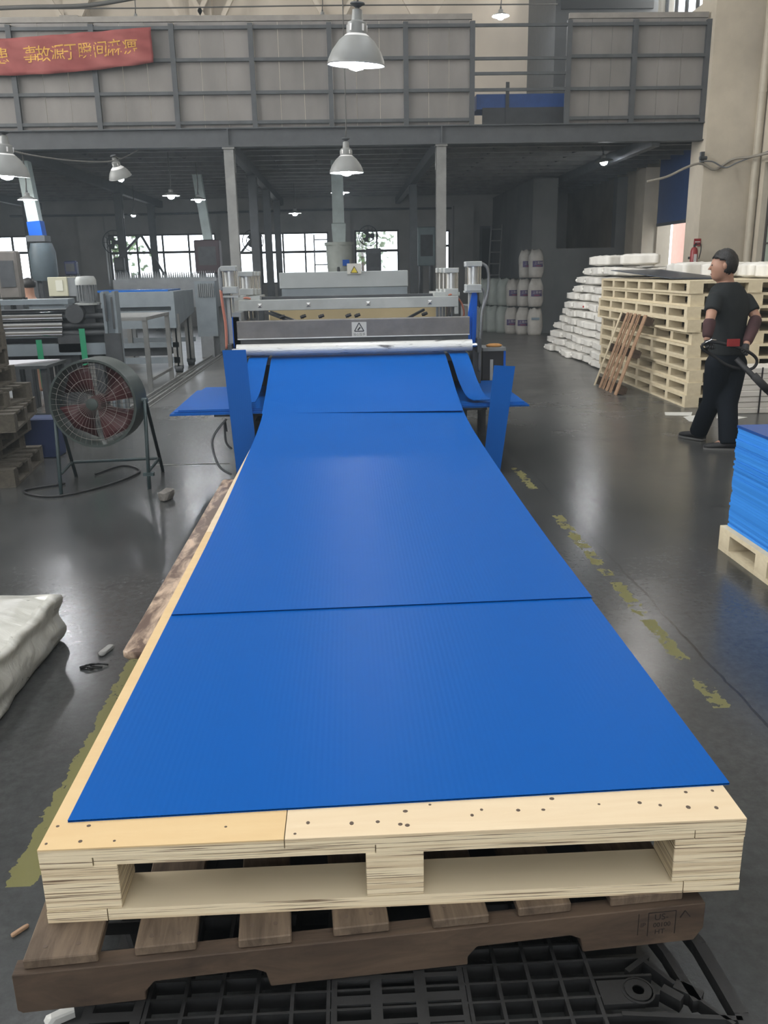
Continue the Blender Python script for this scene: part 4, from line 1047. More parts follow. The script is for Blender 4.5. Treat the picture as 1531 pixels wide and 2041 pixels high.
# broken brick, scrap, white offcuts
def lump(name, loc, sz, m, label, cat, seed, rz=0.0):
    rnd = random.Random(seed); bm = bmesh.new(); bmesh.ops.create_icosphere(bm, subdivisions=2, radius=0.5)
    for v in bm.verts:
        c = v.co; v.co = Vector([math.copysign(abs(x*2)**0.55, x)*0.5 for x in c]) * rnd.uniform(0.88, 1.08)
        v.co = Vector((v.co.x*sz[0], v.co.y*sz[1], v.co.z*sz[2]))
    lo = min(v.co.z for v in bm.verts)
    for v in bm.verts: v.co.z -= lo
    me = bpy.data.meshes.new(name); bm.to_mesh(me); bm.free(); me.materials.append(m)
    o = link(name, me); o.location = loc; o.rotation_euler.z = rz
    return tag(o, label, cat)
M_STONE = mat('dusty_concrete_lump', (0.18, 0.17, 0.155), 0.9, var=0.25, scale=20, bump=0.4, bscale=30)
p = at(333, 996, Z=0); lump('concrete_lump', (p.x, p.y, 0), (0.075, 0.16, 0.08), M_STONE, 'grey concrete lump on the floor between fan and blue sheets', 'stone', 3, -0.3)
p = at(212, 1300, Z=0); lump('plastic_scrap', (p.x, p.y, 0), (0.03, 0.10, 0.02), mat('clear_scrap', (0.30, 0.30, 0.28), 0.4), 'crumpled pale plastic scrap on the floor by the wrapped block', 'scrap', 5, -0.3)
p = at(182, 1330, Z=0)
sc_ = MB(); rnd = random.Random(4)
for k in range(5):
    a = Vector((rnd.uniform(-0.05, 0.0), rnd.uniform(-0.02, 0.02), 0.004)); c = a+Vector((rnd.uniform(0.03, 0.09), rnd.uniform(-0.015, 0.03), 0.002))
    sc_.tube([a, (a+c)/2+Vector((0, 0, 0.008)), c], 0.004, 5)
o = tag(sc_.build('strap_scrap', M_BLACK, smooth='all'), 'dark frayed strap scrap lying on the floor left of the pallet', 'scrap'); o.location = (p.x, p.y, 0)

# ------------------------------------------------------------------ film-wrapped white block at the left edge
def wrap_material():
    m, nt, b = nt_new('wrapped_white_film'); N = nt.nodes; L = nt.links
    tc = N.new('ShaderNodeTexCoord'); mp = N.new('ShaderNodeMapping'); mp.inputs['Rotation'].default_value = (0, 0.3, 0.35); mp.inputs['Scale'].default_value = (1, 4, 2); L.new(tc.outputs['Object'], mp.inputs[0])
    n = N.new('ShaderNodeTexNoise'); n.inputs['Scale'].default_value = 3.0; n.inputs['Detail'].default_value = 4; n.inputs['Distortion'].default_value = 1.2; L.new(mp.outputs[0], n.inputs['Vector'])
    r = N.new('ShaderNodeValToRGB'); e = r.color_ramp.elements; e[0].position, e[0].color = 0.3, (0.42, 0.42, 0.38, 1); e[1].position, e[1].color = 0.7, (0.62, 0.62, 0.58, 1)
    L.new(n.outputs['Fac'], r.inputs[0])
    n2 = N.new('ShaderNodeTexNoise'); n2.inputs['Scale'].default_value = 11; n2.inputs['Detail'].default_value = 3; n2.inputs['Distortion'].default_value = 2.0; L.new(tc.outputs['Object'], n2.inputs['Vector'])
    r2 = N.new('ShaderNodeValToRGB'); e = r2.color_ramp.elements; e[0].position, e[0].color = 0.27, (0.25, 0.25, 0.22, 1); e[1].position, e[1].color = 0.31, (1, 1, 1, 1)
    L.new(n2.outputs['Fac'], r2.inputs[0])
    mx = N.new('ShaderNodeMix'); mx.data_type = 'RGBA'; mx.blend_type = 'MULTIPLY'; mx.inputs[0].default_value = 1; L.new(r.outputs[0], mx.inputs[6]); L.new(r2.outputs[0], mx.inputs[7])
    L.new(mx.outputs[2], b.inputs['Base Color']); b.inputs['Roughness'].default_value = 0.3
    bp = N.new('ShaderNodeBump'); bp.inputs['Strength'].default_value = 0.6; bp.inputs['Distance'].default_value = 0.02
    L.new(n.outputs['Fac'], bp.inputs['Height']); L.new(bp.outputs[0], b.inputs['Normal'])
    return m
wb = thing('wrapped_block', 'low white block of goods wrapped in creased film on the left floor', 'wrapped goods', (-2.15, 2.75, 0))
bm = bmesh.new(); bmesh.ops.create_cube(bm, size=1.0)
bmesh.ops.subdivide_edges(bm, edges=list(bm.edges), cuts=14, use_grid_fill=True)
rnd = random.Random(11); ph = [rnd.uniform(0, 6) for _ in range(8)]
for v in bm.verts:
    x, y, z = v.co; q = Vector((x*1.64, y*1.62, (z+0.5)*0.25))
    r_ = 0.018; 
    edge = max(abs(x), abs(y))
    if z > 0.45: q.z += 0.012*math.sin(9*x+ph[0])*math.sin(7*y+ph[1]) - (0.03 if edge > 0.46 else 0)
    if abs(x) > 0.49: q.x += math.copysign(0.016*math.sin(17*y+ph[2])+0.014*math.sin(5*q.z*9+23*y), x) - math.copysign(0.03*(z > 0.42), x)
    if abs(y) > 0.49: q.y += math.copysign(0.016*math.sin(15*x+ph[3]), y) - math.copysign(0.03*(z > 0.42), y)
    if z < -0.45 and abs(x) > 0.49: q.x -= math.copysign(0.05+0.03*math.sin(21*y), x)
    v.co = q
me = bpy.data.meshes.new('film'); bm.to_mesh(me); bm.free(); me.materials.append(wrap_material())
me.polygons.foreach_set('use_smooth', [True]*len(me.polygons))
o = link('wrapped_goods', me, wb)
for y in (-0.55, 0.1): 
    bx(-0.80, 0.838, y-0.06, y+0.06, 0.2495, 0.256).build('film_overlap', mat('film_strip', (0.6, 0.6, 0.57), 0.3), wb)

# ------------------------------------------------------------------ stack of used pallets at the left edge
def plain_pallet(name, label, loc, rz, L, W, H, m, nlen, nwid, deck=0.022, bot=0.02, block=0.10, group=None, boards=None, bw=None, cat='pallet'):
    """deck, blocks and bottom boards; L runs along local y, W along local x, origin at the middle of the base"""
    t_ = thing(name, label, cat, loc, rz, group)
    key = (name, L, W, H, nlen, nwid)
    if key not in PCACHE:
        d = {}
        d['deck'] = bx(-W/2, W/2, -L/2, L/2, H-deck, H).mesh('deck', m) if boards is None else None
        if boards: d['board'] = bx(-W/2, W/2, -0.05, 0.05, H-deck, H).mesh('deck_board', m)
        d['block'] = bx(-block/2, block/2, -(bw or block)/2, (bw or block)/2, bot, H-deck).mesh('block', m)
        d['bottom'] = bx(-block/2, block/2, -L/2, L/2, 0, bot).mesh('bottom_board', m)
        d['rail'] = bx(-W/2, W/2, -(bw or block)/2, (bw or block)/2, 0, bot-0.0005).mesh('bottom_rail', m)
        PCACHE[key] = d
    d = PCACHE[key]
    if boards is None: link('deck', d['deck'], t_)
    else:
        for k in range(boards):
            o = link('deck_board', d['board'], t_); o.location = (0, -L/2+0.05+(L-0.1)*k/(boards-1), 0)
    xs = [-W/2+block/2+(W-block)*i/(nwid-1) for i in range(nwid)]
    ys = [-L/2+(bw or block)/2+(L-(bw or block))*j/(nlen-1) for j in range(nlen)]
    for x in xs:
        o = link('bottom_board', d['bottom'], t_); o.location = (x, 0, 0)
        for y in ys:
            o = link('block', d['block'], t_); o.location = (x, y, 0)
    return t_
PCACHE = {}
z = 0.0
names = ['lowest', 'second', 'third', 'fourth', 'fifth', 'sixth', 'seventh', 'eighth', 'ninth', 'topmost']
rot = [0.12, -0.06, 0.1, 0.18, -0.05, 0.08, 0.14, 0.02, 0.1, -0.03]; offs = [0.10, -0.10, 0.02, 0.12, 0.02, -0.06, -0.08, -0.12, -0.1, -0.14]
for k in range(10):
    plain_pallet('used_pallet', names[k]+' used wooden pallet from the floor in the left edge stack', (-3.30+offs[k], 6.95, z), rot[k], 1.0, 1.05, 0.142, M_GREYWOOD, 3, 3, block=0.12, group='used pallets at the left edge', boards=6)
    z += 0.1425
tag(bx(-0.16, 0.16, -0.12, 0.12, 0, 0.36).build('blue_bin', mat('dark_blue_plastic', (0.02, 0.035, 0.10), 0.5), bevel=0.01), 'dark blue plastic bin standing behind the left pallet stack', 'bin').location = (-2.80, 7.72, 0)

# ------------------------------------------------------------------ roller stand with motor (left machine)
RY = 9.3
rm = thing('roller_machine', 'dark machine with three chrome rollers and an upright motor at the left', 'machine', (-3.6, RY, 0))
def R_(px, py, Y=RY): p = at(px, py, Y=Y); return Vector((p.x+3.6, p.y-RY, p.z))
xr = R_(205, 600).x; xr2 = R_(232, 600).x
fr = MB().box(xr, xr+0.03, -0.05, 0.16, 0.0, 1.42).box(xr2-0.03, xr2, -0.05, 0.12, 0.0, 1.42).box(xr+0.03, xr2-0.03, 0.0, 0.12, 0.3, 1.38)
fr.build('end_frame', M_MBLUEGREY, rm)
for pxs, py0, py1 in ((208, 585, 640), (222, 592, 655)):
    a, c = R_(pxs, py0), R_(pxs, py1)
    bx(a.x, a.x+0.022, -0.056, -0.05, c.z, a.z).build('slot', M_MDARK, rm)
bx(-1.6, -1.5, 0.0, 0.45, 0, 1.35).build('end_frame', M_MBLUEGREY, rm)
for (py, r, m) in ((632, 0.05, M_CHROME), (651, 0.05, M_CHROME), (666, 0.045, M_CHROME)):
    zc = R_(60, py).z
    MB().cyl((-1.5, -0.02, zc), (R_(128 if m is M_CHROME else 138, py).x, -0.02, zc), r, 20).build('roller', m, rm, smooth=True)
    if m is M_CHROME: MB().cyl((R_(128, py).x, -0.02, zc), (xr, -0.02, zc), 0.03, 12).build('roller_neck', M_MDARK, rm, smooth=True)
zt_ = R_(60, 597).z
bx(-1.6, R_(142, 597).x, -0.12, 0.1, zt_-0.05, zt_).build('top_beam', M_MBLUEGREY, rm)
bx(-1.6, xr+0.05, 0.12, 0.42, 0.72, 1.24).build('body', M_MDARK, rm)
bx(-1.6, xr, -0.05, 0.15, R_(60, 690).z-0.1, R_(60, 690).z+0.02).build('lower_beam', M_MBLUEGREY, rm)
mc = R_(170, 580); r_ = (R_(190, 580).x-R_(150, 580).x)/2
zm0, zm1, zm2 = R_(170, 604).z, R_(170, 568).z, R_(170, 551).z
mo = MB().cyl((mc.x, 0.05, zm0), (mc.x, 0.05, zm1), r_*0.85, 20).build('motor', M_MGREY2, rm, smooth=True)
for k in range(18):
    t = 2*PI*k/18; c_ = Vector((mc.x+r_*0.88*math.cos(t), 0.05+r_*0.88*math.sin(t), 0))
    MB().bar(c_+Vector((0, 0, zm0+0.02)), c_+Vector((0, 0, zm1)), 0.008, 0.03, up=(math.cos(t), math.sin(t), 0)).build('cooling_fin', M_MGREY2, mo)
MB().lathe([(r_*1.02, 0), (r_*1.02, (zm2-zm1)*0.6), (r_*0.85, zm2-zm1), (r_*0.2, zm2-zm1+0.004)], 22, (mc.x, 0.05, zm1)).build('motor_cap', M_MGREY, mo, smooth=True)
MB().lathe([(r_*1.3, 0), (r_*1.3, 0.02), (r_*0.6, 0.02)], 20, (mc.x, 0.05, zm0-0.02)).build('motor_flange', M_MGREY, mo)
gz = R_(155, 630).z
MB().cyl((R_(155, 625).x, -0.12, R_(155, 625).z), (R_(155, 625).x, 0.15, R_(155, 625).z), 0.095, 20).box(R_(140, 630).x, R_(190, 630).x, 0.0, 0.25, gz-0.1, zm0-0.02).build('gearbox', M_MDARK, rm, smooth=True)
bx(R_(120, 690).x, R_(165, 690).x, -0.05, 0.25, 0.80, 0.98).build('bearing_block', M_MDARK, rm)
for px in (92, 155, 200):
    x = R_(px, 750).x; bx(x-0.045, x+0.045, 0.0, 0.12, 0, 0.82).build('leg', M_MDARK, rm)
for a, c in (((92, 677), (85, 735)), ((163, 655), (168, 690))):
    A2, B2 = R_(a[0], a[1], RY-0.15), R_(c[0], c[1], RY-0.15)
    bx(min(A2.x, B2.x)-0.03, min(A2.x, B2.x)+0.03, -0.16, -0.155, B2.z-0.2, A2.z).build('green_strap', mat('green_strap', (0.02, 0.26, 0.13), 0.5), rm)
bx(xr+0.0, xr2+0.03, -0.09, -0.055, 0.45, 0.99).build('cable_box', M_MDARK, rm)
# low table with a white sheet in front of it
wt = thing('feed_table', 'dark feed table with rusty legs in front of the roller machine', 'table', (-3.25, 8.55, 0))
bx(-0.75, 0.38, -0.3, 0.3, 0.735, 0.765).build('table_top', M_MDARK, wt)
for sx in (-0.7, 0.33):
    for y in (-0.27, 0.24): bx(sx-0.025, sx+0.025, y, y+0.05, 0, 0.735).build('leg', M_MDARK, wt)
bx(-0.7, 0.33, -0.26, -0.22, 0.25, 0.30).build('stretcher', M_MDARK, wt)
tag(MB().prism([(-0.65, -0.27), (0.02, -0.28), (0.34, 0.22), (-0.6, 0.25)], 0, 0.012, 'z').build('white_sheet', mat('white_plastic', (0.58, 0.58, 0.62), 0.4)), 'white plastic sheet lying on the feed table at the left', 'plastic sheet').location = (-3.25, 8.55, 0.765)

# ------------------------------------------------------------------ grated roller table, hooded oven and comb machine further back
gt_ = thing('grate_table', 'steel frame table with a slatted top left of the aisle', 'table', (-3.1, 12.5, 0))
for k in range(12):
    y = -0.62+k*0.125; bx(-0.45, 0.36, y-0.02, y+0.02, 1.005, 1.03).build('slat', M_ALU, gt_)
MB().box(0.36, 0.40, -0.7, 0.85, 0.985, 1.03).box(-0.49, -0.45, -0.7, 0.85, 0.985, 1.03).box(-0.45, 0.36, -0.7, -0.66, 0.985, 1.03).box(-0.45, 0.36, 0.81, 0.85, 0.985, 1.03).build('top_frame', M_COLUMN, gt_)
for x in (-0.46, 0.37):
    for y in (-0.66, 0.80): bx(x-0.03, x+0.03, y-0.03, y+0.03, 0, 0.985).build('leg', M_COLUMN, gt_)
bx(0.35, 0.39, -0.63, 0.77, 0.16, 0.20).build('stretcher', M_COLUMN, gt_); bx(-0.48, -0.44, -0.63, 0.77, 0.16, 0.20).build('stretcher', M_COLUMN, gt_)
ov = thing('hooded_oven', 'grey blue hooded oven with a long dark slot left of the aisle', 'machine', (-3.45, 14.2, 0))
def O_(px, py, Y): p = at(px, py, Y=Y); return Vector((p.x+3.45, p.y-14.2, p.z))
hl_, hr = O_(200, 600, 14.2).x, O_(347, 600, 14.2).x
zt_, zb_ = O_(290, 582, 14.2).z, O_(290, 655, 14.2).z
s0, s1 = O_(290, 612, 14.2).z, O_(290, 620, 14.2).z
hr2 = O_(386, 600, 15.6).x
MB().box(hl_, hr, 0, 0.05, s0, zt_).box(hl_, hr, 0, 0.05, zb_, s1).box(hr-0.06, hr, 0.0, 0.05, s1, s0).box(hl_, hr-0.06, 0.15, 0.2, s1, s0).build('front_panel', M_MBLUEGREY, ov)
MB().add([(hr, 0.0, zb_), (hr2, 1.4, zb_+0.2), (hr2, 1.4, zt_), (hr, 0.0, zt_), (hr-0.04, 0.05, zb_), (hr2-0.04, 1.4, zb_+0.2), (hr2-0.04, 1.4, zt_), (hr-0.04, 0.05, zt_)],
         [(0,1,2,3),(4,7,6,5),(0,4,5,1),(1,5,6,2),(2,6,7,3),(3,7,4,0)]).build('side_panel', M_MBLUEGREY, ov)
bx(hl_, hr-0.05, 0.05, 1.4, zt_-0.02, zt_).build('top_panel', M_MBLUEGREY, ov)
for x in (hl_+0.1, hr-0.06, hr2-0.08):
    for y in (0.1, 1.25): bx(x-0.04, x+0.04, y, y+0.08, 0.12, zb_+0.22).build('leg', M_COLUMN, ov)
for y in (0.14, 1.29):
    for x in (hr-0.06, hr2-0.08): MB().cyl((x-0.03, y, 0.06), (x+0.03, y, 0.06), 0.06, 14).box(x-0.045, x+0.045, y-0.04, y+0.04, 0.06, 0.122).build('caster', M_MDARK, ov)
for q in ((hr, 0.1, 0.16, 0.42, 0.50), (hr2, 1.26, 1.32, 0.42, 0.50), (hr, 0.1, 0.16, 0.16, 0.26)): bx(hl_, *q).build('stretcher', M_MBLUEGREY, ov)
bx(hl_, hr-0.2, 0.2, 1.2, 0.28, 0.42).build('tray', M_MDARK, ov)
for k in range(2): tag(bx(-0.75, 0.55, -0.55, 0.55, 0, 0.012).build('blue_sheet', M_BLUE_SH), ('lower', 'upper')[k]+' loose blue sheet lying on the hooded oven', 'plastic sheet', 'sheets on the oven').location = (-3.45, 14.95, zt_+0.001+0.0135*k)
cbm = thing('comb_machine', 'grey machine with a comb of upright teeth along its top behind the oven', 'machine', (-3.3, 17.2, 0))
def C_(px, py, Y=17.2): p = at(px, py, Y=Y); return Vector((p.x+3.3, 0, p.z))
a, c = C_(225, 560), C_(432, 560); zt_ = C_(330, 556).z
bx(a.x, c.x, 0, 0.9, 0.95, zt_).build('body', M_MGREY2, cbm)
bx(C_(395, 600).x, c.x, -0.3, 0.0, 0.4, zt_-0.05).build('drive_column', M_MBLUEGREY, cbm)
n = 46
for k in range(n):
    x = a.x+0.05+(c.x-a.x-0.1)*k/(n-1); MB().prism([(x-0.02, zt_), (x+0.02, zt_), (x, zt_+0.14)], 0.1, 0.14, 'y').build('tooth', M_MGREY2, cbm)
for k in range(9):
    x = C_(398, 600).x+0.03+k*0.036; bx(x, x+0.02, -0.33, -0.30, 1.15, zt_-0.1).build('fin', M_MGREY2, cbm)
for x in (a.x+0.1, c.x-0.1):
    for y in (0.05, 0.78): bx(x-0.06, x+0.06, y, y+0.1, 0, 0.95).build('leg', M_MGREY2, cbm)
bx(C_(400, 600).x, C_(425, 600).x, -0.3, -0.1, 0, 0.4).build('leg', M_MGREY2, cbm)
# floor rails along the aisle
for i, x in enumerate((-2.50, -2.66)):
    tk = tag(MB().box(x-0.012, x+0.012, 9.9, 20.0, 0.008, 0.045).box(x-0.04, x+0.04, 9.9, 20.0, 0, 0.008).build('floor_rail', M_COLUMN), ('right', 'left')[i]+' steel rail of the floor track along the left aisle', 'rail')
# machines in the left background
bk = thing('control_desk', 'cream control box standing behind the roller machine', 'cabinet', (at(118, 565, Y=11.5).x, 11.5, 0))
z0, z1 = at(118, 583, Y=11.5).z, at(118, 552, Y=11.5).z
hw = (at(138, 565, Y=11.5).x-at(92, 565, Y=11.5).x)/2
M_CRM = mat('cream_enamel', (0.46, 0.45, 0.34), 0.5, var=0.05)
bx(-hw, hw*0.7, 0, 0.4, z0-0.05, z1).build('box', M_CRM, bk, bevel=0.008)
bx(hw*0.7, hw*1.5, 0.02, 0.4, z0-0.05, z1-0.01).build('vent_side', M_MGREY2, bk)
bx(-hw*0.3, hw*0.3, -0.01, 0, z0+0.02, z1-0.04).build('notice', mat('paper_notice', (0.58, 0.58, 0.5), 0.7), bk)
bx(-hw*0.8, hw*0.6, 0.05, 0.35, 0, z0-0.05).build('pedestal', M_MDARK, bk)
bt = thing('long_bench', 'long grey bench behind the roller machine', 'bench', (-4.5, 11.0, 0))
bx(-1.6, 1.0, 0, 0.4, 1.26, 1.31).build('bench_top', M_MGREY, bt); bx(-1.6, 0.98, 0.04, 0.36, 0.9, 1.26).build('bench_body', M_MBLUEGREY, bt)
for x in (-1.5, 0.9): bx(x-0.05, x+0.05, 0.1, 0.3, 0, 0.9).build('leg', M_MDARK, bt)
def silo(name, label, px0, px1, py0, py1, Y, m, cat='machine', stand=True, round_=False):
    a, c = at(px0, (py0+py1)/2, Y=Y), at(px1, (py0+py1)/2, Y=Y); z1 = at((px0+px1)/2, py0, Y=Y).z; z0 = at((px0+px1)/2, py1, Y=Y).z
    t_ = thing(name, label, cat, ((a.x+c.x)/2, Y, 0)); h = (c.x-a.x)/2
    if round_: MB().lathe([(h*0.9, z0), (h, z0+0.1), (h, z1-0.15), (h*0.8, z1)], 24, (0, h, 0)).build('tank', m, t_, smooth=True)
    else:
        bx(-h, h, 0, h*1.4, z0, z1).build('body', m, t_, bevel=0.02)
        bx(-h*0.7, h*0.7, -0.012, 0, z0+(z1-z0)*0.25, z0+(z1-z0)*0.8).build('panel', M_MDARK if m is not M_MDARK else M_STEEL, t_)
    for sx in (-1, 1):
        for y in (0.05, h*1.3): bx(sx*h*0.6-0.04, sx*h*0.6+0.04, y, y+0.08, 0, z0+0.01).build('leg', M_MDARK, t_)
    bx(-h*0.6, h*0.6, 0.06, h*1.2, z0*0.5, z0*0.56).build('brace', M_MDARK, t_)
    return t_
silo('mixing_tank', 'dark blue green tank on legs at the far left', 52, 104, 484, 560, 15.5, mat('dark_teal_paint', (0.06, 0.085, 0.10), 0.5, var=0.15), 'tank', round_=True)
silo('extruder_box', 'grey boxy machine head at the left edge below the windows', -6, 36, 500, 596, 10.6, mat('worn_grey_brown', (0.13, 0.12, 0.11), 0.6, var=0.2))
silo('maroon_cabinet', 'dark maroon cabinet standing against the wide left window', 388, 438, 478, 545, 19.5, mat('dark_maroon_paint', (0.05, 0.028, 0.032), 0.55), 'cabinet')
silo('blue_crate_machine', 'dark blue crate on a stand beside the far left pillar', 128, 152, 520, 548, 17.5, mat('dark_blue_paint', (0.02, 0.03, 0.09), 0.5), 'crate')
silo('teal_panel_cabinet', 'pale teal cabinet standing beyond the right front column', 833, 868, 452, 530, 23.5, mat('pale_teal_paint', (0.19, 0.25, 0.26), 0.55, var=0.1), 'cabinet')
silo('gauge_head', 'dark instrument head silhouetted in the wide left window', 227, 247, 513, 540, 20.5, M_MDARK, 'instrument')
silo('dark_press', 'dark press block standing before the right far window', 730, 760, 495, 545, 21.5, M_STEELD, 'machine')
# pale ducts hanging from the mezzanine
for (px, py0, py1, w, lab, Y) in ((73, 396, 482, 0.20, 'pale hanging duct with a blue wrapped end at the far left', 15.9), (412, 394, 478, 0.19, 'pale teal hanging duct beside the maroon cabinet', 20.2)):
    p0, p1 = at(px-6, py0, Y=Y), at(px+3, py1-(12 if px == 73 else 0), Y=Y)
    t_ = thing('hanging_duct', lab, 'duct', (p1.x, Y, p1.z))
    top = Vector((p0.x-p1.x-0.12, 0, 3.76-p1.z))
    MB().bar((0, 0, 0), top, w, w, up=(0, 1, 0)).build('duct_body', M_DUCT, t_)
    if px == 73: MB().bar(Vector((0, 0, -0.01)), top*0.16, w+0.03, w+0.03, up=(0, 1, 0)).build('blue_wrap', M_BLUECOV, t_)
    bx(-w*0.8, w*0.8, -w*0.8, w*0.8, -0.1, 0.0).build('collar', M_STEEL, t_)
# wooden ladder frame, and a step ladder by the far window
def ladder(label, pb0, pt0, width, Y, tilt, n, m):
    b0, t0 = at(*pb0, Y=Y), at(*pt0, Y=Y); t_ = thing('ladder', label, 'ladder', (b0.x, Y, 0))
    top = Vector((t0.x-b0.x, tilt, t0.z))
    for dx in (0, width): MB().bar(Vector((dx, 0, 0)), top+Vector((dx, 0, 0)), 0.035, 0.06).build('stile', m, t_)
    for k in range(n):
        q = top*((k+0.6)/n); MB().bar(q, q+Vector((width, 0, 0)), 0.03, 0.03).build('rung', m, t_)
ladder('thin steel ladder leaning in the dark corner by the standing sacks', (968, 600), (990, 445), 0.30, 23.6, 0.8, 9, M_COLUMN)
ladder('dark step ladder silhouetted in the middle far window', (630, 600), (624, 466), 0.36, 22.5, 0.6, 8, M_STEELD)
for (px, py, r, lab, Y) in ((212, 483, 0.33, 'round wall fan before the left window', 25.8), (488, 480, 0.30, 'round wall fan before the middle window', 25.8), (718, 470, 0.28, 'round wall fan before the right window', 25.8)):
    p = at(px+16, py, Y=Y); t_ = thing('wall_fan', lab, 'fan', (p.x, Y, p.z))
    b = MB(); b.M = Euler((PI/2, 0, 0)).to_matrix().to_4x4()
    for rr_ in (r, r*0.6): b.tube([(rr_*math.cos(2*PI*i/24), rr_*math.sin(2*PI*i/24), 0) for i in range(25)], 0.012, 4)
    for k in range(12): b.cyl((0, 0, 0), (r*math.cos(k*PI/6), r*math.sin(k*PI/6), 0), 0.005, 4)
    b.build('cage', M_MDARK, t_)
    b = MB(); b.M = Euler((PI/2, 0, 0)).to_matrix().to_4x4(); b.cyl((0, 0, -0.1), (0, 0, 0.05), 0.07, 12); b.build('motor', M_MDARK, t_)
    for k in range(3):
        b = MB(); b.M = Euler((PI/2, 0, k*2*PI/3)).to_matrix().to_4x4() if False else Matrix.Rotation(k*2*PI/3, 4, 'Y') @ Euler((PI/2, 0, 0)).to_matrix().to_4x4()
        b.prism([(0.05, -0.04), (r*0.55, -0.11), (r*0.55, 0.08), (0.05, 0.04)], 0.02, 0.03, 'z'); b.build('blade', M_MDARK, t_)
    MB().bar((0, 0.1, 0), (0, YF-Y, 0.0), 0.05, 0.05).build('wall_arm', M_MDARK, t_)

# ------------------------------------------------------------------ stack of new plywood pallets on the right
ordn = ['lowest', 'second from the floor', 'third from the floor', 'fourth from the floor', 'fifth from the floor', 'fifth from the top', 'fourth from the top', 'third from the top', 'second from the top', 'topmost']
SX, SY0, SY1 = 3.86, 9.45, 12.90
rnd = random.Random(21); z = 0.0
for k in range(10):
    dx = (0.0, 0.0, 0.02, 0.0, 0.0, 0.03, -0.04, -0.03, 0.02, 0.0)[k]; dy = (0, 0.02, 0.05, 0.08, 0.1, 0.13, 0.10, 0.16, 0.25, 0.22)[k]
    plain_pallet('stacked_pallet', ordn[k]+' pale plywood pallet in the tall stack behind the walking man', (SX+0.75+dx, (SY0+SY1)/2+dy*0.6, z), rnd.uniform(-0.012, 0.006), SY1-SY0, 1.5, 0.1395, M_PLYSTACK, 7, 3, deck=0.030, bot=0.024, block=0.16, group='stacked plywood pallets', bw=0.088)
    z += 0.1400
STOP = z

# ------------------------------------------------------------------ white sacks
def sack_mesh(name, L, W, H, m, seed, cuts=7, wr=1.0):
    rnd = random.Random(seed); ph = [rnd.uniform(0, 6.28) for _ in range(8)]
    bm = bmesh.new(); bmesh.ops.create_cube(bm, size=2.0)
    bmesh.ops.subdivide_edges(bm, edges=list(bm.edges), cuts=cuts, use_grid_fill=True)
    for v in bm.verts:
        u, w, t = v.co
        e = max(abs(u)**3.2, abs(w)**3.2)
        th = (1-0.30*e**2)
        x = u*(1-0.10*abs(t)*(1-e))*(1-0.05*w*w); y = w*(1-0.05*u*u)
        n_ = wr*(0.018*math.sin(5*u+3*w+ph[0])+0.022*math.sin(11*w-6*u+ph[1])+0.02*math.sin(15*u+8*w+ph[2]))
        v.co = Vector((x*W/2+0.012*math.sin(7*w+ph[4]), y*L/2+0.012*math.sin(8*u+ph[5]), t*H/2*th*(1+n_)))
    lo = min(v.co.z for v in bm.verts); hi = max(v.co.z for v in bm.verts)
    for v in bm.verts: v.co.z = (v.co.z-lo)*H/(hi-lo)
    me = bpy.data.meshes.new(name); bm.to_mesh(me); bm.free(); me.materials.append(m)
    me.polygons.foreach_set('use_smooth', [True]*len(me.polygons)); return me
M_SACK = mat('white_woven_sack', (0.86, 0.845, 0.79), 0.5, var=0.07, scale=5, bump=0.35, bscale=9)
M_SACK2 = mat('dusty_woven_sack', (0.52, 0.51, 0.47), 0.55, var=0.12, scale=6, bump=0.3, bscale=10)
M_REDT = mat('red_tie', (0.45, 0.03, 0.03), 0.5)
smesh = [sack_mesh('sack', 0.80, 0.54, 0.178, M_SACK, s, 8, 1.8) for s in range(6)]
ear = MB().lathe([(0.03, 0), (0.045, 0.03), (0.02, 0.06)], 7).mesh('tied_ear', M_SACK, True)
red = MB().lathe([(0.022, 0), (0.026, 0.02), (0.008, 0.04)], 6).mesh('red_tie', M_REDT, True)
rown = ['bottom row', 'second row up', 'third row up', 'fourth row up', 'fifth row up', 'sixth row up', 'seventh row up', 'eighth row up', 'ninth row up', 'tenth row up', 'top row']
rnd = random.Random(5)
NR = 11; zp = 0.142
for r in range(NR):
    far = 17.05-2.0*(r/(NR-1))**1.15; n = max(2, round((far-13.14)/0.66)); st_ = (far-13.14)/n
    for layer in range(2):
        for k in range(n):
            cat_y = 13.16+st_*(k+0.5)+(0.06 if r % 2 else -0.06)
            o = link('white_sack', smesh[rnd.randrange(6)])
            o.location = (4.26+0.012*r+layer*0.55+rnd.uniform(-0.06, 0.04), cat_y, r*zp); o.rotation_euler = (rnd.uniform(-0.035, 0.035), rnd.uniform(-0.05, 0.05), rnd.uniform(-0.09, 0.09)+(PI if rnd.random() < 0.5 else 0))
            o.scale = (1, st_/0.80*rnd.uniform(0.93, 1.0), rnd.uniform(0.77, 0.81))
            tag(o, ('white woven sack in the ' if layer == 0 else 'rear white sack in the ')+rown[r]+', '+('nearest the pallets', 'second from the pallets', 'third from the pallets', 'fourth from the pallets', 'fifth from the pallets', 'sixth from the pallets')[min(k, 5)], 'sack', 'sacks piled behind the pallets')
            if layer == 0:
                e_ = link('tied_ear', ear, o); e_.location = (-0.24, 0.36, 0.07); e_.rotation_euler = (-1.2, -0.6, 0)
                if rnd.random() < 0.14:
                    e_ = link('red_tie', red, o); e_.location = (-0.26, -0.34, 0.06); e_.rotation_euler = (1.2, -0.6, 0)
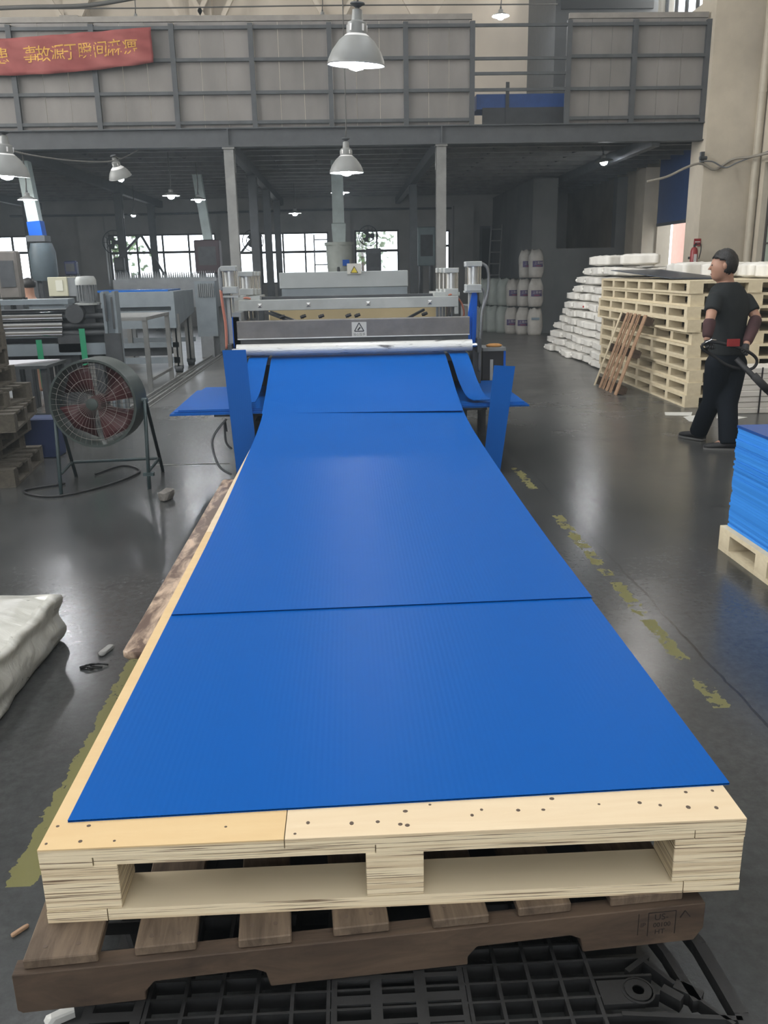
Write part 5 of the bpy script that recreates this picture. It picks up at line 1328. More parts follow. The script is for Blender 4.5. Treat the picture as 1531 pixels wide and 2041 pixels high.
# a few sacks on top of the pile and of the pallet stack
for (x, y, z, rz, lab) in ((4.35, 14.1, NR*zp+0.012, 0.3, 'loose white sack crowning the sack pile'), (4.55, 13.35, NR*zp+0.012, 1.2, 'loose white sack at the near end of the pile top'),
                           (4.95, 12.3, STOP, 0.1, 'white sack on the pallet stack beside the dark sheet'), (5.10, 11.4, STOP, 0.2, 'white sack on the middle of the pallet stack'),
                           (5.15, 10.5, STOP, -0.15, 'white sack on the pallet stack right of the man\'s head'), (5.05, 9.75, STOP, 0.1, 'nearest white sack on top of the pallet stack')):
    o = tag(link('white_sack', smesh[rnd.randrange(6)]), lab, 'sack', 'sacks piled behind the pallets'); o.location = (x, y, z); o.rotation_euler.z = rz; o.scale = (1.0, 0.72, rnd.uniform(0.9, 1.25))
# dark sheet over the pallets
M_SLATE = mat('dark_slate_sheet', (0.035, 0.042, 0.055), 0.35)
ds = thing('dark_sheet', 'thin dark grey sheet lying on top of the pallet stack', 'plastic sheet', (4.25, 11.75, STOP+0.066))
ds.rotation_euler = (0.042, 0, 0)
MB().prism([(-0.30, -1.35), (0.32, -1.5), (0.40, 0.95), (-0.34, 0.98)], 0.002, 0.010, 'z').build('sheet', M_SLATE, ds)
MB().prism([(-0.30, -1.3), (0.2, -1.45), (0.3, 0.8), (-0.34, 0.9)], 0.010, 0.016, 'z').build('sheet', M_SLATE, ds)
# reddish pallet leaning against the stack
lpn = thing('leaning_pallet', 'reddish slatted pallet leaning against the plywood pallet stack', 'pallet', (3.38, 11.02, 0.0))
lpn.rotation_euler = (0.0, 0.32, 0.0)
for (y, w_) in ((0.50, 0.045), (0.25, 0.075), (0.14, 0.022), (0.08, 0.022), (-0.05, 0.09), (-0.18, 0.022), (-0.24, 0.022), (-0.43, 0.10)):
    bx(0.010, 0.022, y-w_/2, y+w_/2, 0.0, 1.04).build('slat', M_PLYSTACK if y == 0.50 else M_REDWOOD, lpn)
for z in (0.03, 0.50, 0.92):
    for (a, c) in ((-0.49, -0.36), (-0.12, 0.0), (0.16, 0.28), (0.475, 0.53)): bx(0.023, 0.10, a, c, z, z+0.11).build('block', M_OLDWOOD, lpn)
    bx(0.101, 0.118, -0.50, 0.54, z+0.02, z+0.10).build('cross_board', M_OLDWOOD, lpn)

# ------------------------------------------------------------------ printed sacks standing by the partition
M_PURPLE = mat('purple_label', (0.075, 0.055, 0.16), 0.5)
M_LABTXT = mat('label_white', (0.55, 0.55, 0.55), 0.5)
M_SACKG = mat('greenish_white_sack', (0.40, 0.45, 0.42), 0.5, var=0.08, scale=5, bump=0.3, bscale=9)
def stand_mesh(seed, W, D, H, m):
    rnd = random.Random(seed); ph = [rnd.uniform(0, 6.28) for _ in range(6)]; b = MB(); vs = []; n = 18; rows_ = 11
    for j in range(rows_):
        t = j/(rows_-1); z = t*H*0.93
        k = (1.0-0.30*max(0, (t-0.7)/0.3)**2)*(0.88+0.12*min(1, t*6))*(1+0.05*math.sin(PI*t)); 
        if j == rows_-1: z = H*0.95; 
        for i in range(n):
            a = 2*PI*i/n; c, s_ = math.cos(a), math.sin(a)
            se = (abs(c)**2.3+abs(s_)**2.3)**(-1/2.3)
            w_ = 1+0.03*math.sin(3*a+9*t+ph[0])+0.025*math.sin(5*a-7*t+ph[1])
            vs.append((c*se*W/2*k*w_, s_*se*D/2*k*w_*(1-0.35*max(0, (t-0.8)/0.2)), z+(0.03*math.sin(4*a+ph[2]) if j > 8 else 0)))
    fs = [(j*n+i, j*n+(i+1) % n, (j+1)*n+(i+1) % n, (j+1)*n+i) for j in range(rows_-1) for i in range(n)]
    fs += [tuple(range(n-1, -1, -1)), tuple(range((rows_-1)*n, rows_*n))]
    return b.add(vs, fs).mesh('standing_sack', m, 'all')
st_w = [stand_mesh(s, 0.36, 0.30, 0.70, M_SACK2) for s in range(3)]; st_g = [stand_mesh(s+9, 0.40, 0.32, 0.72, M_SACKG) for s in range(2)]
lab_w = MB()
def label_mesh(w, h, r):
    b = MB(); n = 8; vs = []
    for i in range(n+1):
        a = -PI/2+(i/n-0.5)*w/r; 
        for z in (-h/2, h/2): vs.append((r*math.cos(a), r*math.sin(a), z))
    return b.add(vs, [(2*i, 2*i+2, 2*i+3, 2*i+1) for i in range(n)]).mesh('printed_label', M_PURPLE, 'all', fix=False)
lm = label_mesh(0.30, 0.15, 0.20); txm = text_mesh('上青树', 0.075, M_LABTXT); rdm = bx(-0.07, 0.07, -0.001, 0, -0.045, -0.03).mesh('red_stripe', mat('label_red', (0.35, 0.05, 0.07), 0.5))
cols = [(1066, 20.62, 3, 0, 'right end'), (1042, 20.95, 3, 0, 'second column from the right'), (1020, 21.3, 2, 0, 'third column from the right'), (1003, 21.65, 2, 1, 'greenish fourth column'),
        (984, 22.0, 2, 1, 'greenish fifth column'), (968, 22.35, 2, 1, 'greenish left end')]
lev = ['bottom', 'middle', 'top']
for ci, (px, Y, n, g, cn) in enumerate(cols):
    p = at(px, 650, Y=Y)
    for k in range(n):
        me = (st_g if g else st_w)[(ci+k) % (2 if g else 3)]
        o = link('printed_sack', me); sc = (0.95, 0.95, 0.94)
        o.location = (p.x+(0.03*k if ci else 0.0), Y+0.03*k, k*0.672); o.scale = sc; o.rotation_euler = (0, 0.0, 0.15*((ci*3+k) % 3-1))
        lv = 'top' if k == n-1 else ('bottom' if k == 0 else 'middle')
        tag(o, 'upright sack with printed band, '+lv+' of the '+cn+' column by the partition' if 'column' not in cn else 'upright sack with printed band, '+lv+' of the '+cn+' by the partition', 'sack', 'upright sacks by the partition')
        if not g and not (ci == 0 and k == 0):
            q = link('printed_label', lm, o); q.location = (0, 0.025, 0.33 if k else 0.30); 
            t_ = link('label_lettering', txm, q); t_.rotation_euler = (PI/2, 0, 0); t_.location = (0, -0.203, 0.018)
            t_ = link('red_stripe', rdm, q); t_.location = (0, -0.203, -0.01)
        else:
            q = link('blue_print', bx(-0.10, 0.10, -0.002, 0, -0.03, 0.03).mesh('blue_print', mat('faint_blue_print', (0.22, 0.30, 0.36), 0.6)) if not g else lm, o); q.location = (0, -0.172 if not g else 0.03, 0.42 if not g else 0.28)
            if g: q.scale = (0.9, 0.9, 0.6)
# ------------------------------------------------------------------ blue sheet stack on a pallet at the right edge
BX, BY0, BY1 = 2.125, 2.65, 4.53
bp2 = plain_pallet('sheet_pallet', 'pale wooden pallet under the tall blue sheet stack at the right edge', (BX+0.71, (BY0+BY1)/2, 0), 0.0, BY1-BY0, 1.46, 0.140, M_PLYSTACK, 5, 3, deck=0.026, bot=0.026, block=0.12, bw=0.13)
bs = thing('blue_sheet_stack', 'tall stack of blue plastic sheets on the pallet at the right edge', 'sheet stack', (BX+0.73, (BY0+BY1)/2, 0.1402))
rnd = random.Random(3); n = 38; th = 0.580/n
M_BLUE_ST = [blue_sheet_material('blue_stack_%d' % i, c, False, 0.55) for i, c in enumerate(((0.045, 0.26, 0.76), (0.05, 0.28, 0.80), (0.04, 0.235, 0.70)))]
for k in range(n):
    dx, dy = rnd.uniform(-0.005, 0.005), rnd.uniform(-0.006, 0.006)
    if k == n-1: m_ = mat('blue_top_sheet', (0.016, 0.075, 0.30), 0.35)
    else: m_ = M_BLUE_ST[rnd.randrange(3)]
    bx(-0.71+dx, 0.71+dx, -(BY1-BY0)/2+0.01+dy, (BY1-BY0)/2-0.012+dy, k*th+0.0006, (k+1)*th).build('sheet_layer', m_, bs)
# ------------------------------------------------------------------ white foam sheets and paper behind the man
M_FOAM = mat('white_foam', (0.68, 0.65, 0.60), 0.7, var=0.04)
f0 = at(1457, 827, Z=0); fy = f0.y+0.05
fs_ = thing('foam_stack', 'white foam sheets strapped in a low stack behind the walking man', 'foam stack', (f0.x+0.45, fy+0.2, 0))
rnd = random.Random(9)
for k in range(8):
    dx = rnd.uniform(-0.03, 0.03); bx(-0.42+dx, 0.48+dx, -0.2+rnd.uniform(-0.012, 0.012), 0.2, 0.062*k+0.001, 0.062*(k+1)).build('foam_sheet', M_FOAM, fs_, bevel=0.006)
MB().box(-0.14, -0.125, -0.222, -0.214, 0, 0.5).build('strap', M_BLACK, fs_)
M_PAPER = mat('white_paper', (0.62, 0.62, 0.58), 0.7)
for i, (pts, lab) in enumerate(([[(1325, 822), (1380, 822), (1378, 829), (1326, 828)], 'narrow white offcut lying on the floor left of the man\'s feet'],
                                [[(1362, 831), (1400, 826), (1390, 842), (1374, 840)], 'folded white offcut on the floor behind the man\'s front foot'],
                                [[(1430, 826), (1490, 832), (1470, 836), (1428, 834)], 'white offcut on the floor before the foam stack'])):
    P = [at(*q, Z=0) for q in pts]; c = sum(P, Vector())/4
    t_ = tag(MB().prism([(q.x-c.x, q.y-c.y) for q in P], 0.0005, 0.003, 'z').build('paper_offcut', M_PAPER), lab, 'offcut'); t_.location = (c.x, c.y, 0)
# ------------------------------------------------------------------ fire extinguisher and red notice on the pilaster
ex = at(1383, 512, Y=14.70)
fe = thing('fire_extinguisher', 'red fire extinguisher hanging on the cream pilaster', 'extinguisher', (ex.x, 14.70, at(1383, 531, Y=14.70).z))
M_RED = mat('red_enamel', (0.27, 0.02, 0.022), 0.35)
MB().lathe([(0.05, 0), (0.062, 0.015), (0.062, 0.25), (0.045, 0.30), (0.02, 0.315)], 20).build('cylinder', M_RED, fe, smooth=True)
MB().lathe([(0.02, 0.315), (0.02, 0.35), (0.008, 0.355)], 10).bar((0, 0, 0.345), (0.0, -0.07, 0.375), 0.02, 0.012).build('valve', M_BLACK, fe)
MB().tube(spline([(0.0, -0.02, 0.34), (0.09, -0.02, 0.36), (0.10, -0.03, 0.25), (0.075, -0.03, 0.12)], 5), 0.009, 6).build('hose', M_BLACK, fe, smooth='all')
bx(-0.025, 0.025, -0.0635, -0.055, 0.08, 0.2).build('label', M_LABTXT, fe)
bx(-0.04, 0.04, 0.05, 0.152, 0.12, 0.16).build('wall_bracket', M_BLACK, fe)
nt_ = at(1390, 483, Y=14.84)
rn = thing('fire_notice', 'small red notice plate above the fire extinguisher', 'notice', (nt_.x, 14.83, nt_.z-0.06))
bx(-0.06, 0.06, 0, 0.015, 0, 0.12).build('plate', M_RED, rn); bx(-0.045, 0.045, -0.003, 0, 0.06, 0.075).build('print', M_LABTXT, rn)
# wall pipe and wiring on the right
M_PIPE = mat('cream_pipe', (0.45, 0.41, 0.33), 0.5, var=0.08)
pp = at(1478, 300, Y=14.6)
pi_ = thing('wall_pipe', 'cream drain pipe running up the right wall beside the pilaster', 'pipe', (XR-0.065, 14.55, 0))
MB().cyl((0, 0, 0), (0, 0, CEIL), 0.06, 14).build('pipe', M_PIPE, pi_, smooth=True)
for z in (1.2, 2.6, 4.2, 6.0): MB().cyl((0, 0, z), (0, 0, z+0.06), 0.065, 14).build('collar', M_PIPE, pi_, smooth=True)
def wire(label, pts, r, m, name='wiring', cat='cable'):
    return tag(MB().tube(spline(pts, 6), r, 6).build(name, m, smooth='all'), label, cat)
WY = 14.80
wire('thick grey cable sagging along the right pilaster', [at(1290, 362, Y=WY), at(1330, 352, Y=WY), at(1370, 333, Y=WY), at(1398, 326, Y=WY), at(1425, 338, Y=WY), at(1460, 318, Y=WY), at(1500, 312, Y=WY-0.5), Vector((XR-0.05, WY-1.0, at(1531, 306, X=XR-0.05).z))], 0.022, mat('pale_cable', (0.28, 0.26, 0.22), 0.6))
wire('second thin cable looping beside the sagging grey one', [at(1396, 322, Y=WY-0.03), at(1420, 322, Y=WY-0.03), at(1446, 334, Y=WY-0.05), at(1475, 322, Y=WY-0.2), Vector((XR-0.05, WY-1.05, at(1531, 300, X=XR-0.05).z))], 0.012, M_HOSE_G)
ci_ = at(1400, 318, Y=14.8); t_ = thing('cable_bracket', 'small dark bracket holding the cables on the pilaster', 'bracket', (ci_.x, 14.79, ci_.z-0.08))
bx(-0.03, 0.03, 0, 0.06, 0, 0.2).build('plate', M_MDARK, t_); MB().cyl((-0.06, -0.02, 0.1), (0.06, -0.02, 0.1), 0.03, 10).build('insulator', M_MDARK, t_)

p = at(132, 2030, Z=0); lump('plastic_scrap', (p.x, p.y, 0), (0.09, 0.03, 0.025), mat('white_scrap', (0.55, 0.55, 0.52), 0.5), 'white plastic scrap on the floor at the near corner of the old pallet', 'scrap', 8, 0.5)
p = at(40, 1858, Z=0); lump('wood_chip', (p.x, p.y, 0), (0.012, 0.05, 0.010), M_REDWOOD, 'small reddish wood chip on the floor left of the old pallet', 'scrap', 6, -0.7)
p0, p1 = at(300, 928, Z=0), at(458, 924, Z=0)
tag(MB().tube([Vector((p0.x, p0.y, 0.003)), Vector(((p0.x+p1.x)/2, p0.y+0.01, 0.003)), Vector((p1.x, p1.y, 0.003))], 0.003, 5).build('floor_string', M_LABTXT, smooth='all'), 'thin white string lying straight on the floor behind the fan', 'string')

# ------------------------------------------------------------------ pendant lamps
M_LAMP = mat('lamp_grey_enamel', (0.25, 0.26, 0.255), 0.45, var=0.06)
M_LAMPIN = mat('lamp_white_inside', (0.85, 0.85, 0.85), 0.5)
M_BULB = mat('lamp_bulb', (1, 1, 1), 0.3, emit=(0.93, 0.96, 1.0), es=220.0)
M_CORD = mat('lamp_cord', (0.10, 0.10, 0.095), 0.7)
LD = {}
def lamp_meshes(R, flat=False):
    if flat:
        pr = [(R, 0), (R*0.97, 0.05*R), (R*0.42, 0.30*R), (R*0.26, 0.36*R)]
        sh = MB().lathe(pr, 24); sh.f = sh.f[:-2]; inn = MB().lathe([(x*0.97, z+0.002-0.012*R) for x, z in pr], 24); inn.f = inn.f[:-2]
        return (sh.mesh('shade', M_LAMP, True, fix=False), inn.mesh('shade_lining', M_LAMPIN, True, fix=False),
                MB().lathe([(R*0.26, 0.34*R), (R*0.27, 0.62*R), (R*0.12, 0.72*R)], 14).mesh('socket_housing', M_LAMP, True),
                MB().lathe([(R*0.12, 0.72*R), (R*0.10, 0.95*R), (R*0.03, 1.0*R)], 10).mesh('cord_cap', M_STEELD, True),
                MB().lathe([(R*0.18, 0.25*R), (R*0.40, 0.05*R), (R*0.42, -0.12*R), (R*0.28, -0.32*R), (R*0.03, -0.40*R)], 9).mesh('bulb', M_BULB, True),
                MB().tube([(R*math.cos(2*PI*i/30), R*math.sin(2*PI*i/30), 0) for i in range(31)], 0.005, 5).mesh('rim', M_LAMP))
    prof_o = [(R, 0), (R*0.985, 0.03*R/0.21), (R*0.86, 0.42*R), (R*0.62, 0.74*R), (R*0.42, 0.90*R), (R*0.34, 0.95*R)]
    prof_i = [(x*0.97-0.002, z) for x, z in reversed(prof_o)]
    sh = MB(); sh.lathe(prof_o, 32); sh.f = sh.f[:-2]
    k = len(sh.v); sh2 = MB().lathe(list(reversed(prof_i)), 32)
    m1 = sh.mesh('shade', M_LAMP, True, fix=False)
    inn = MB().lathe([(x*0.975, z+0.002) for x, z in prof_o], 32); inn.f = inn.f[:-2]
    m2 = inn.mesh('shade_lining', M_LAMPIN, True, fix=False)
    nk = MB().lathe([(R*0.34, 0.93*R), (R*0.36, 1.0*R), (R*0.33, 1.30*R), (R*0.20, 1.36*R), (R*0.17, 1.68*R), (R*0.06, 1.74*R)], 20).mesh('socket_housing', M_LAMP, True)
    ca = MB().lathe([(R*0.06, 1.74*R), (R*0.26, 1.86*R), (R*0.24, 1.90*R), (R*0.05, 1.92*R)], 16).mesh('cord_cap', M_STEELD, True)
    bu = MB().lathe([(R*0.10, 0.50*R), (R*0.30, 0.15*R), (R*0.32, -0.02*R), (R*0.24, (-0.14 if R > 0.2 else -0.3)*R), (R*0.02, (-0.20 if R > 0.2 else -0.42)*R)], 9).mesh('bulb', M_BULB, True)
    rm_ = MB().tube([(R*math.cos(2*PI*i/40), R*math.sin(2*PI*i/40), 0) for i in range(41)], 0.006, 5).mesh('rim', M_LAMP)
    return m1, m2, nk, ca, bu, rm_
def lamp(px, py, Y, R, label, up=None, tilt=(0, 0), path=None, flat=False):
    """px,py = middle of the rim in the photograph"""
    p = at(px, py, Y=Y); key = (round(R, 3), flat)
    if key not in LD: LD[key] = lamp_meshes(R, flat)
    t_ = thing('pendant_lamp', label, 'lamp', p, group='factory pendant lamps'); t_.rotation_euler = (tilt[0], tilt[1], 0)
    for nm, me in zip(('shade', 'shade_lining', 'socket_housing', 'cord_cap', 'bulb', 'rim'), LD[key]): link(nm, me, t_)
    for k in range(0 if flat else 5):
        a = 2*PI*k/5+0.3
        q = link('vent_slot', vent_me, t_); q.scale = (R/0.21,)*3; q.location = (R*0.352*math.cos(a), R*0.352*math.sin(a), 1.13*R); q.rotation_euler.z = a
    zc = (0.99 if flat else 1.92)*R; top = Vector((0, 0, (up if up else CEIL)-p.z))
    Mi = Euler(t_.rotation_euler).to_matrix().inverted()
    t2 = Mi @ (top+Vector((tilt[1]*0.5, 0, 0)))
    line = [Vector((0, 0, zc))]+[Mi @ (q-p) for q in path] if path else [(0, 0, zc), (0.01, 0, zc+0.1), t2*0.5+Vector((0.015, 0, 0)), t2]
    MB().tube(line, 0.008 if Y < 13 else 0.01, 6).build('cord', M_CORD, t_, smooth='all')
    return t_
vent_me = bx(-0.004, 0.004, -0.007, 0.007, -0.022, 0.022).mesh('vent_slot', M_LAMPIN)
lamp(710, 129, 7.0, 0.213, 'largest grey bell lamp hanging over the cutting machine', None, (0.10, 0.05))
lamp(691, 344, 12.0, 0.222, 'grey bell lamp hanging below the mezzanine beam in the middle', None, (0.02, 0.0))
lamp(678, 384, 19.2, 0.200, 'small lamp glowing below the middle bell lamp', 3.78, flat=True)
lamp(14, 350, 9.6, 0.225, 'bright bell lamp cut off by the left edge', None, (0.06, 0.08), path=[at(8, 296, Y=9.6), at(-40, 275, Y=9.6), Vector((-4.6, 9.6, CEIL))])
lamp(240, 353, 13.6, 0.165, 'tilted pale lamp below the left part of the mezzanine beam', None, (0.35, -0.18), path=[at(239, 318, Y=13.66), at(258, 309, Y=14.2), at(276, 299, Y=14.97)])
lamp(55, 398, 15.2, 0.158, 'lit lamp at the far left above the blue wrapped duct', 3.78, flat=True)
lamp(341, 390, 16.5, 0.158, 'left lit lamp of the pair beside the teal duct', 3.78, flat=True)
lamp(395, 398, 18.0, 0.147, 'right lit lamp of the pair beside the teal duct', 3.78, flat=True)
lamp(266, 428, 22.5, 0.137, 'small lit lamp above the wide left window', 3.78, (0.1, 0.1), flat=True)
lamp(588, 425, 22.5, 0.158, 'small lit lamp above the middle window', 3.78, flat=True)
lamp(1204, 322, 16.8, 0.168, 'lit lamp in the dark bay on the right under the mezzanine', 3.78, (0.1, -0.15), flat=True)
lamp(643, 35, 19.0, 0.147, 'small lit lamp above the railing left of the largest bell lamp', flat=True)
lamp(998, 32, 18.2, 0.168, 'bright lamp above the open bars of the railing', flat=True)
lamp(271, 36, 20.0, 0.116, 'small dim lamp above the red banner', flat=True)
# wires above the railing and between the left lamps
wire('long thin wire stretched above the railing', [Vector((XL+0.005, 17.0, at(-60, 20, Y=17.0).z)), at(-60, 18, Y=17.0), at(300, 16, Y=17.0), at(643, 11, Y=17.0), at(1000, 9, Y=17.6), at(1112, 8, Y=18.195)], 0.012, M_CORD)
wire('bundle of dark cables sagging at the top left', [at(-60, 18, Y=16.4), at(60, 14, Y=16.4), at(180, 10, Y=16.4), at(310, -12, Y=16.4)], 0.035, M_CORD)
wire('thin drooping wire between the two left lamps', [at(10, 297, Y=9.62), at(60, 309, Y=10.5), at(130, 319, Y=11.8), at(200, 323, Y=13.0), at(236, 319, Y=13.62)], 0.010, mat('grey_wire', (0.22, 0.22, 0.21), 0.7))
# tree outside the far windows
M_LEAF = mat('tree_leaves', (0.07, 0.13, 0.03), 0.7, var=0.4, scale=3)
for (px, py, lab, sd) in ((226, 492, 'leafy green tree outside the wide left window', 1), (722, 480, 'leafy green tree outside the right far window', 2)):
    p = at(px, py, Y=33.0); t_ = thing('garden_tree', lab, 'tree', (p.x, 33.0, -0.2))
    rnd = random.Random(sd); b = MB()
    for k in range(420):
        v = Vector((rnd.gauss(0, 0.55), rnd.gauss(0, 0.55), p.z+0.4+rnd.gauss(0, 0.6))); a = Vector((rnd.uniform(-1, 1), rnd.uniform(-1, 1), rnd.uniform(-1, 1))).normalized()*0.14; c = a.orthogonal().normalized()*0.07
        b.add([v-a, v-c, v+a, v+c], [(0, 1, 2, 3)])
    o = b.build('foliage', M_LEAF, t_, fix=False); o['kind'] = 'stuff'
    MB().cyl((0, 0, 0), (0, 0, p.z+0.3), 0.09, 8, 0.05).build('trunk', M_OLDWOOD, t_)
tag(bx(-30, 20, YF+0.3, 60, -0.3, -0.2).build('garden_ground', M_CAP), 'pale ground outside the far windows', 'ground', kind='structure')

# ------------------------------------------------------------------ people
def skin_mesh(name, joints, edges, m, parent, root=0, sub=2, origin=Vector((0, 0, 0))):
    """joints: list of (position, radius or (rx, ry)); edges: index pairs"""
    me = bpy.data.meshes.new(name+'_cage'); me.from_pydata([tuple(Vector(j[0])-origin) for j in joints], edges, []); me.update()
    o = bpy.data.objects.new(name+'_cage', me); COL.objects.link(o)
    sk = o.modifiers.new('skin', 'SKIN'); sk.use_smooth_shade = True
    for i, j in enumerate(joints):
        r = j[1]; sv = me.skin_vertices[0].data[i]
        sv.radius = (r, r) if isinstance(r, (int, float)) else r
        sv.use_root = (i == root)
    sb = o.modifiers.new('sub', 'SUBSURF'); sb.levels = sub; sb.render_levels = sub
    bpy.context.view_layer.update()
    dg = bpy.context.evaluated_depsgraph_get()
    out = bpy.data.meshes.new_from_object(o.evaluated_get(dg))
    bpy.data.objects.remove(o); bpy.data.meshes.remove(me)
    out.name = name; out.materials.clear(); out.materials.append(m)
    out.polygons.foreach_set('use_smooth', [True]*len(out.polygons))
    return link(name, out, parent)
M_SKIN = mat('skin', (0.40, 0.22, 0.15), 0.5, var=0.06, scale=8)
M_HAIR = mat('black_hair', (0.012, 0.011, 0.011), 0.5, bump=0.5, bscale=90)
M_SHIRT = mat('charcoal_shirt', (0.022, 0.025, 0.026), 0.85, bump=0.25, bscale=9, spec=0.2)
M_TROU = mat('black_trousers', (0.008, 0.011, 0.016), 0.85, bump=0.25, bscale=8, spec=0.15)
M_SLEEVE = mat('dark_oversleeve', (0.055, 0.022, 0.024), 0.8, var=0.3, scale=7)
M_GLOVE = mat('black_glove', (0.02, 0.02, 0.022), 0.7)
M_SOLE = mat('shoe_sole', (0.16, 0.16, 0.16), 0.7)
OM = Vector((3.28, 7.33, 0.0))
pm = thing('person', 'man in charcoal t-shirt and black trousers walking away, pulling a jack handle', 'person', OM)
def A(px, py, Y): return at(px, py, Y=Y)
pel = A(1449, 712, 7.36); wst = A(1450, 672, 7.36); chs = A(1452, 618, 7.37); nkb = A(1451, 561, 7.37); nk = A(1449, 555, 7.36)
Ls, Rs = A(1424, 598, 7.27), A(1487, 599, 7.45)
Le, Re = A(1416, 634, 7.18), A(1508, 634, 7.36)
Lw, Rw = A(1409, 676, 7.13), A(1488, 686, 7.14)
Lh, Rh = A(1431, 726, 7.31), A(1464, 726, 7.40)
Lk, Rk = A(1420, 800, 7.42), A(1450, 806, 7.30)
La, Ra = A(1392, 858, 7.62), A(1452, 884, 7.17)
Lt, Rt = A(1374, 874, 7.70), A(1424, 893, 7.20)
La.z = max(La.z, 0.10); Ra.z = 0.085; Rt.z = 0.035; Lt.z = 0.04; La.z = 0.11
hb = A(1448, 552, 7.36); hm = A(1442, 530, 7.36); ht_ = A(1443, 508, 7.36)
axr = Rs-Ls; axr.z = 0; axr.normalize(); axd = Vector((-axr.y, axr.x, 0))
def loft(b, rings, n=20):
    """rings: (centre, half width, half depth) from the bottom up"""
    vs = []
    for (c, w, d) in rings:
        for i in range(n):
            t = 2*PI*i/n; ct, st2 = math.cos(t), math.sin(t); k = (abs(ct)**2.5+abs(st2)**2.5)**(-1/2.5)
            vs.append(c+axr*(w*k*ct)+axd*(d*k*st2))
    m_ = len(rings)
    fs = [(j*n+i, j*n+(i+1) % n, (j+1)*n+(i+1) % n, (j+1)*n+i) for j in range(m_-1) for i in range(n)]+[tuple(range(n-1, -1, -1)), tuple(range((m_-1)*n, m_*n))]
    b.add([v-OM for v in vs], fs)
def ball(b, c, rx, ry, rz, fwd=None, n=16):
    f_ = Vector(fwd) if fwd is not None else Vector((1, 0, 0)); f_.z = 0; f_.normalize(); s_ = Vector((-f_.y, f_.x, 0)); vs = []; m_ = 10
    for j in range(1, m_):
        ph_ = PI*j/m_-PI/2
        for i in range(n):
            t = 2*PI*i/n; vs.append(c-OM+f_*(rx*math.cos(ph_)*math.cos(t))+s_*(ry*math.cos(ph_)*math.sin(t))+Vector((0, 0, rz*math.sin(ph_))))
    m2 = m_-1
    b.add(vs, [(j*n+i, j*n+(i+1) % n, (j+1)*n+(i+1) % n, (j+1)*n+i) for j in range(m2-1) for i in range(n)]+[tuple(range(n-1, -1, -1)), tuple(range((m2-1)*n, m2*n))])
def limb(b, pts):
    for (p, r1), (q, r2) in zip(pts[:-1], pts[1:]): b.cyl(p-OM, q-OM, r1, 14, r2)
    for (p, r1) in pts: ball(b, p, r1, r1, r1)
def weld(name, b, m, parent, vox=0.012, it=6):
    o = b.build(name+'_cage', m)
    r = o.modifiers.new('weld', 'REMESH'); r.mode = 'VOXEL'; r.voxel_size = vox; r.use_smooth_shade = True
    sm = o.modifiers.new('soften', 'SMOOTH'); sm.factor = 0.5; sm.iterations = it
    bpy.context.view_layer.update()
    out = bpy.data.meshes.new_from_object(o.evaluated_get(bpy.context.evaluated_depsgraph_get())); cm_ = o.data
    bpy.data.objects.remove(o); bpy.data.meshes.remove(cm_)
    out.name = name; out.materials.clear(); out.materials.append(m); out.polygons.foreach_set('use_smooth', [True]*len(out.polygons))
    return link(name, out, parent)
fdir = Vector((-0.93, 0.30, 0)).normalized()
b = MB()
loft(b, [(pel, 0.135, 0.10), (wst, 0.125, 0.09), (chs, 0.150, 0.10), (nkb-Vector((0, 0, 0.02)), 0.10, 0.07)])
limb(b, [(nkb-Vector((0, 0, 0.03)), 0.060), (nk, 0.055), (hb, 0.06)])
ball(b, hm-Vector((0, 0, 0.0)), 0.104, 0.084, 0.122, fdir); ball(b, hm+fdir*0.036-Vector((0, 0, 0.070)), 0.062, 0.054, 0.058, fdir)
for (s_, e_, w_) in ((Ls, Le, Lw), (Rs, Re, Rw)): limb(b, [(s_, 0.055), (s_.lerp(e_, 0.5), 0.049), (e_, 0.042), (e_.lerp(w_, 0.35), 0.041), (w_, 0.029)])
for (h_, k_, a_, t_) in ((Lh, Lk, La, Lt), (Rh, Rk, Ra, Rt)): limb(b, [(h_, 0.085), (k_, 0.055), (k_.lerp(a_, 0.35), 0.056), (a_, 0.036), (t_, 0.028)])
weld('body', b, M_SKIN, pm)
# face towards the left: nose, ear, brow and mouth
fd = Vector((-0.93, 0.30, -0.05)).normalized(); sd = Vector((-0.30, -0.93, 0)).normalized(); upv = Vector((0, 0, 1))
hc = hm-OM
nb_ = MB(); n0 = hc+fd*0.098
nb_.add([n0+upv*0.02, n0-upv*0.028+sd*0.016, n0-upv*0.028-sd*0.016, n0+fd*0.026-upv*0.022], [(0,1,3),(0,3,2),(1,2,3),(0,2,1)]); nb_.build('nose', M_SKIN, pm, smooth='all')
e0 = hc+sd*0.090-fd*0.004-upv*0.004
eb_ = MB(); eb_.M = Matrix.Translation(e0) @ Matrix.Diagonal((1, 1, 1, 1)); eb_.lathe([(0.004, -0.03), (0.016, -0.015), (0.020, 0.01), (0.012, 0.03), (0.002, 0.033)], 8); eb_.build('ear', M_SKIN, pm, smooth='all')
for s_ in (1, -1):
    q = hc+fd*0.092+sd*0.03*s_+upv*0.012
    m_ = MB(); m_.M = Matrix.Translation(q); m_.lathe([(0.002, -0.008), (0.010, 0), (0.002, 0.008)], 8); m_.build('eye', M_HAIR, pm, smooth='all')
q = hc+fd*0.092-upv*0.062; MB().bar(q-sd*0.022, q+sd*0.022, 0.012, 0.010).build('mouth', mat('lips', (0.30, 0.12, 0.10), 0.5), pm)
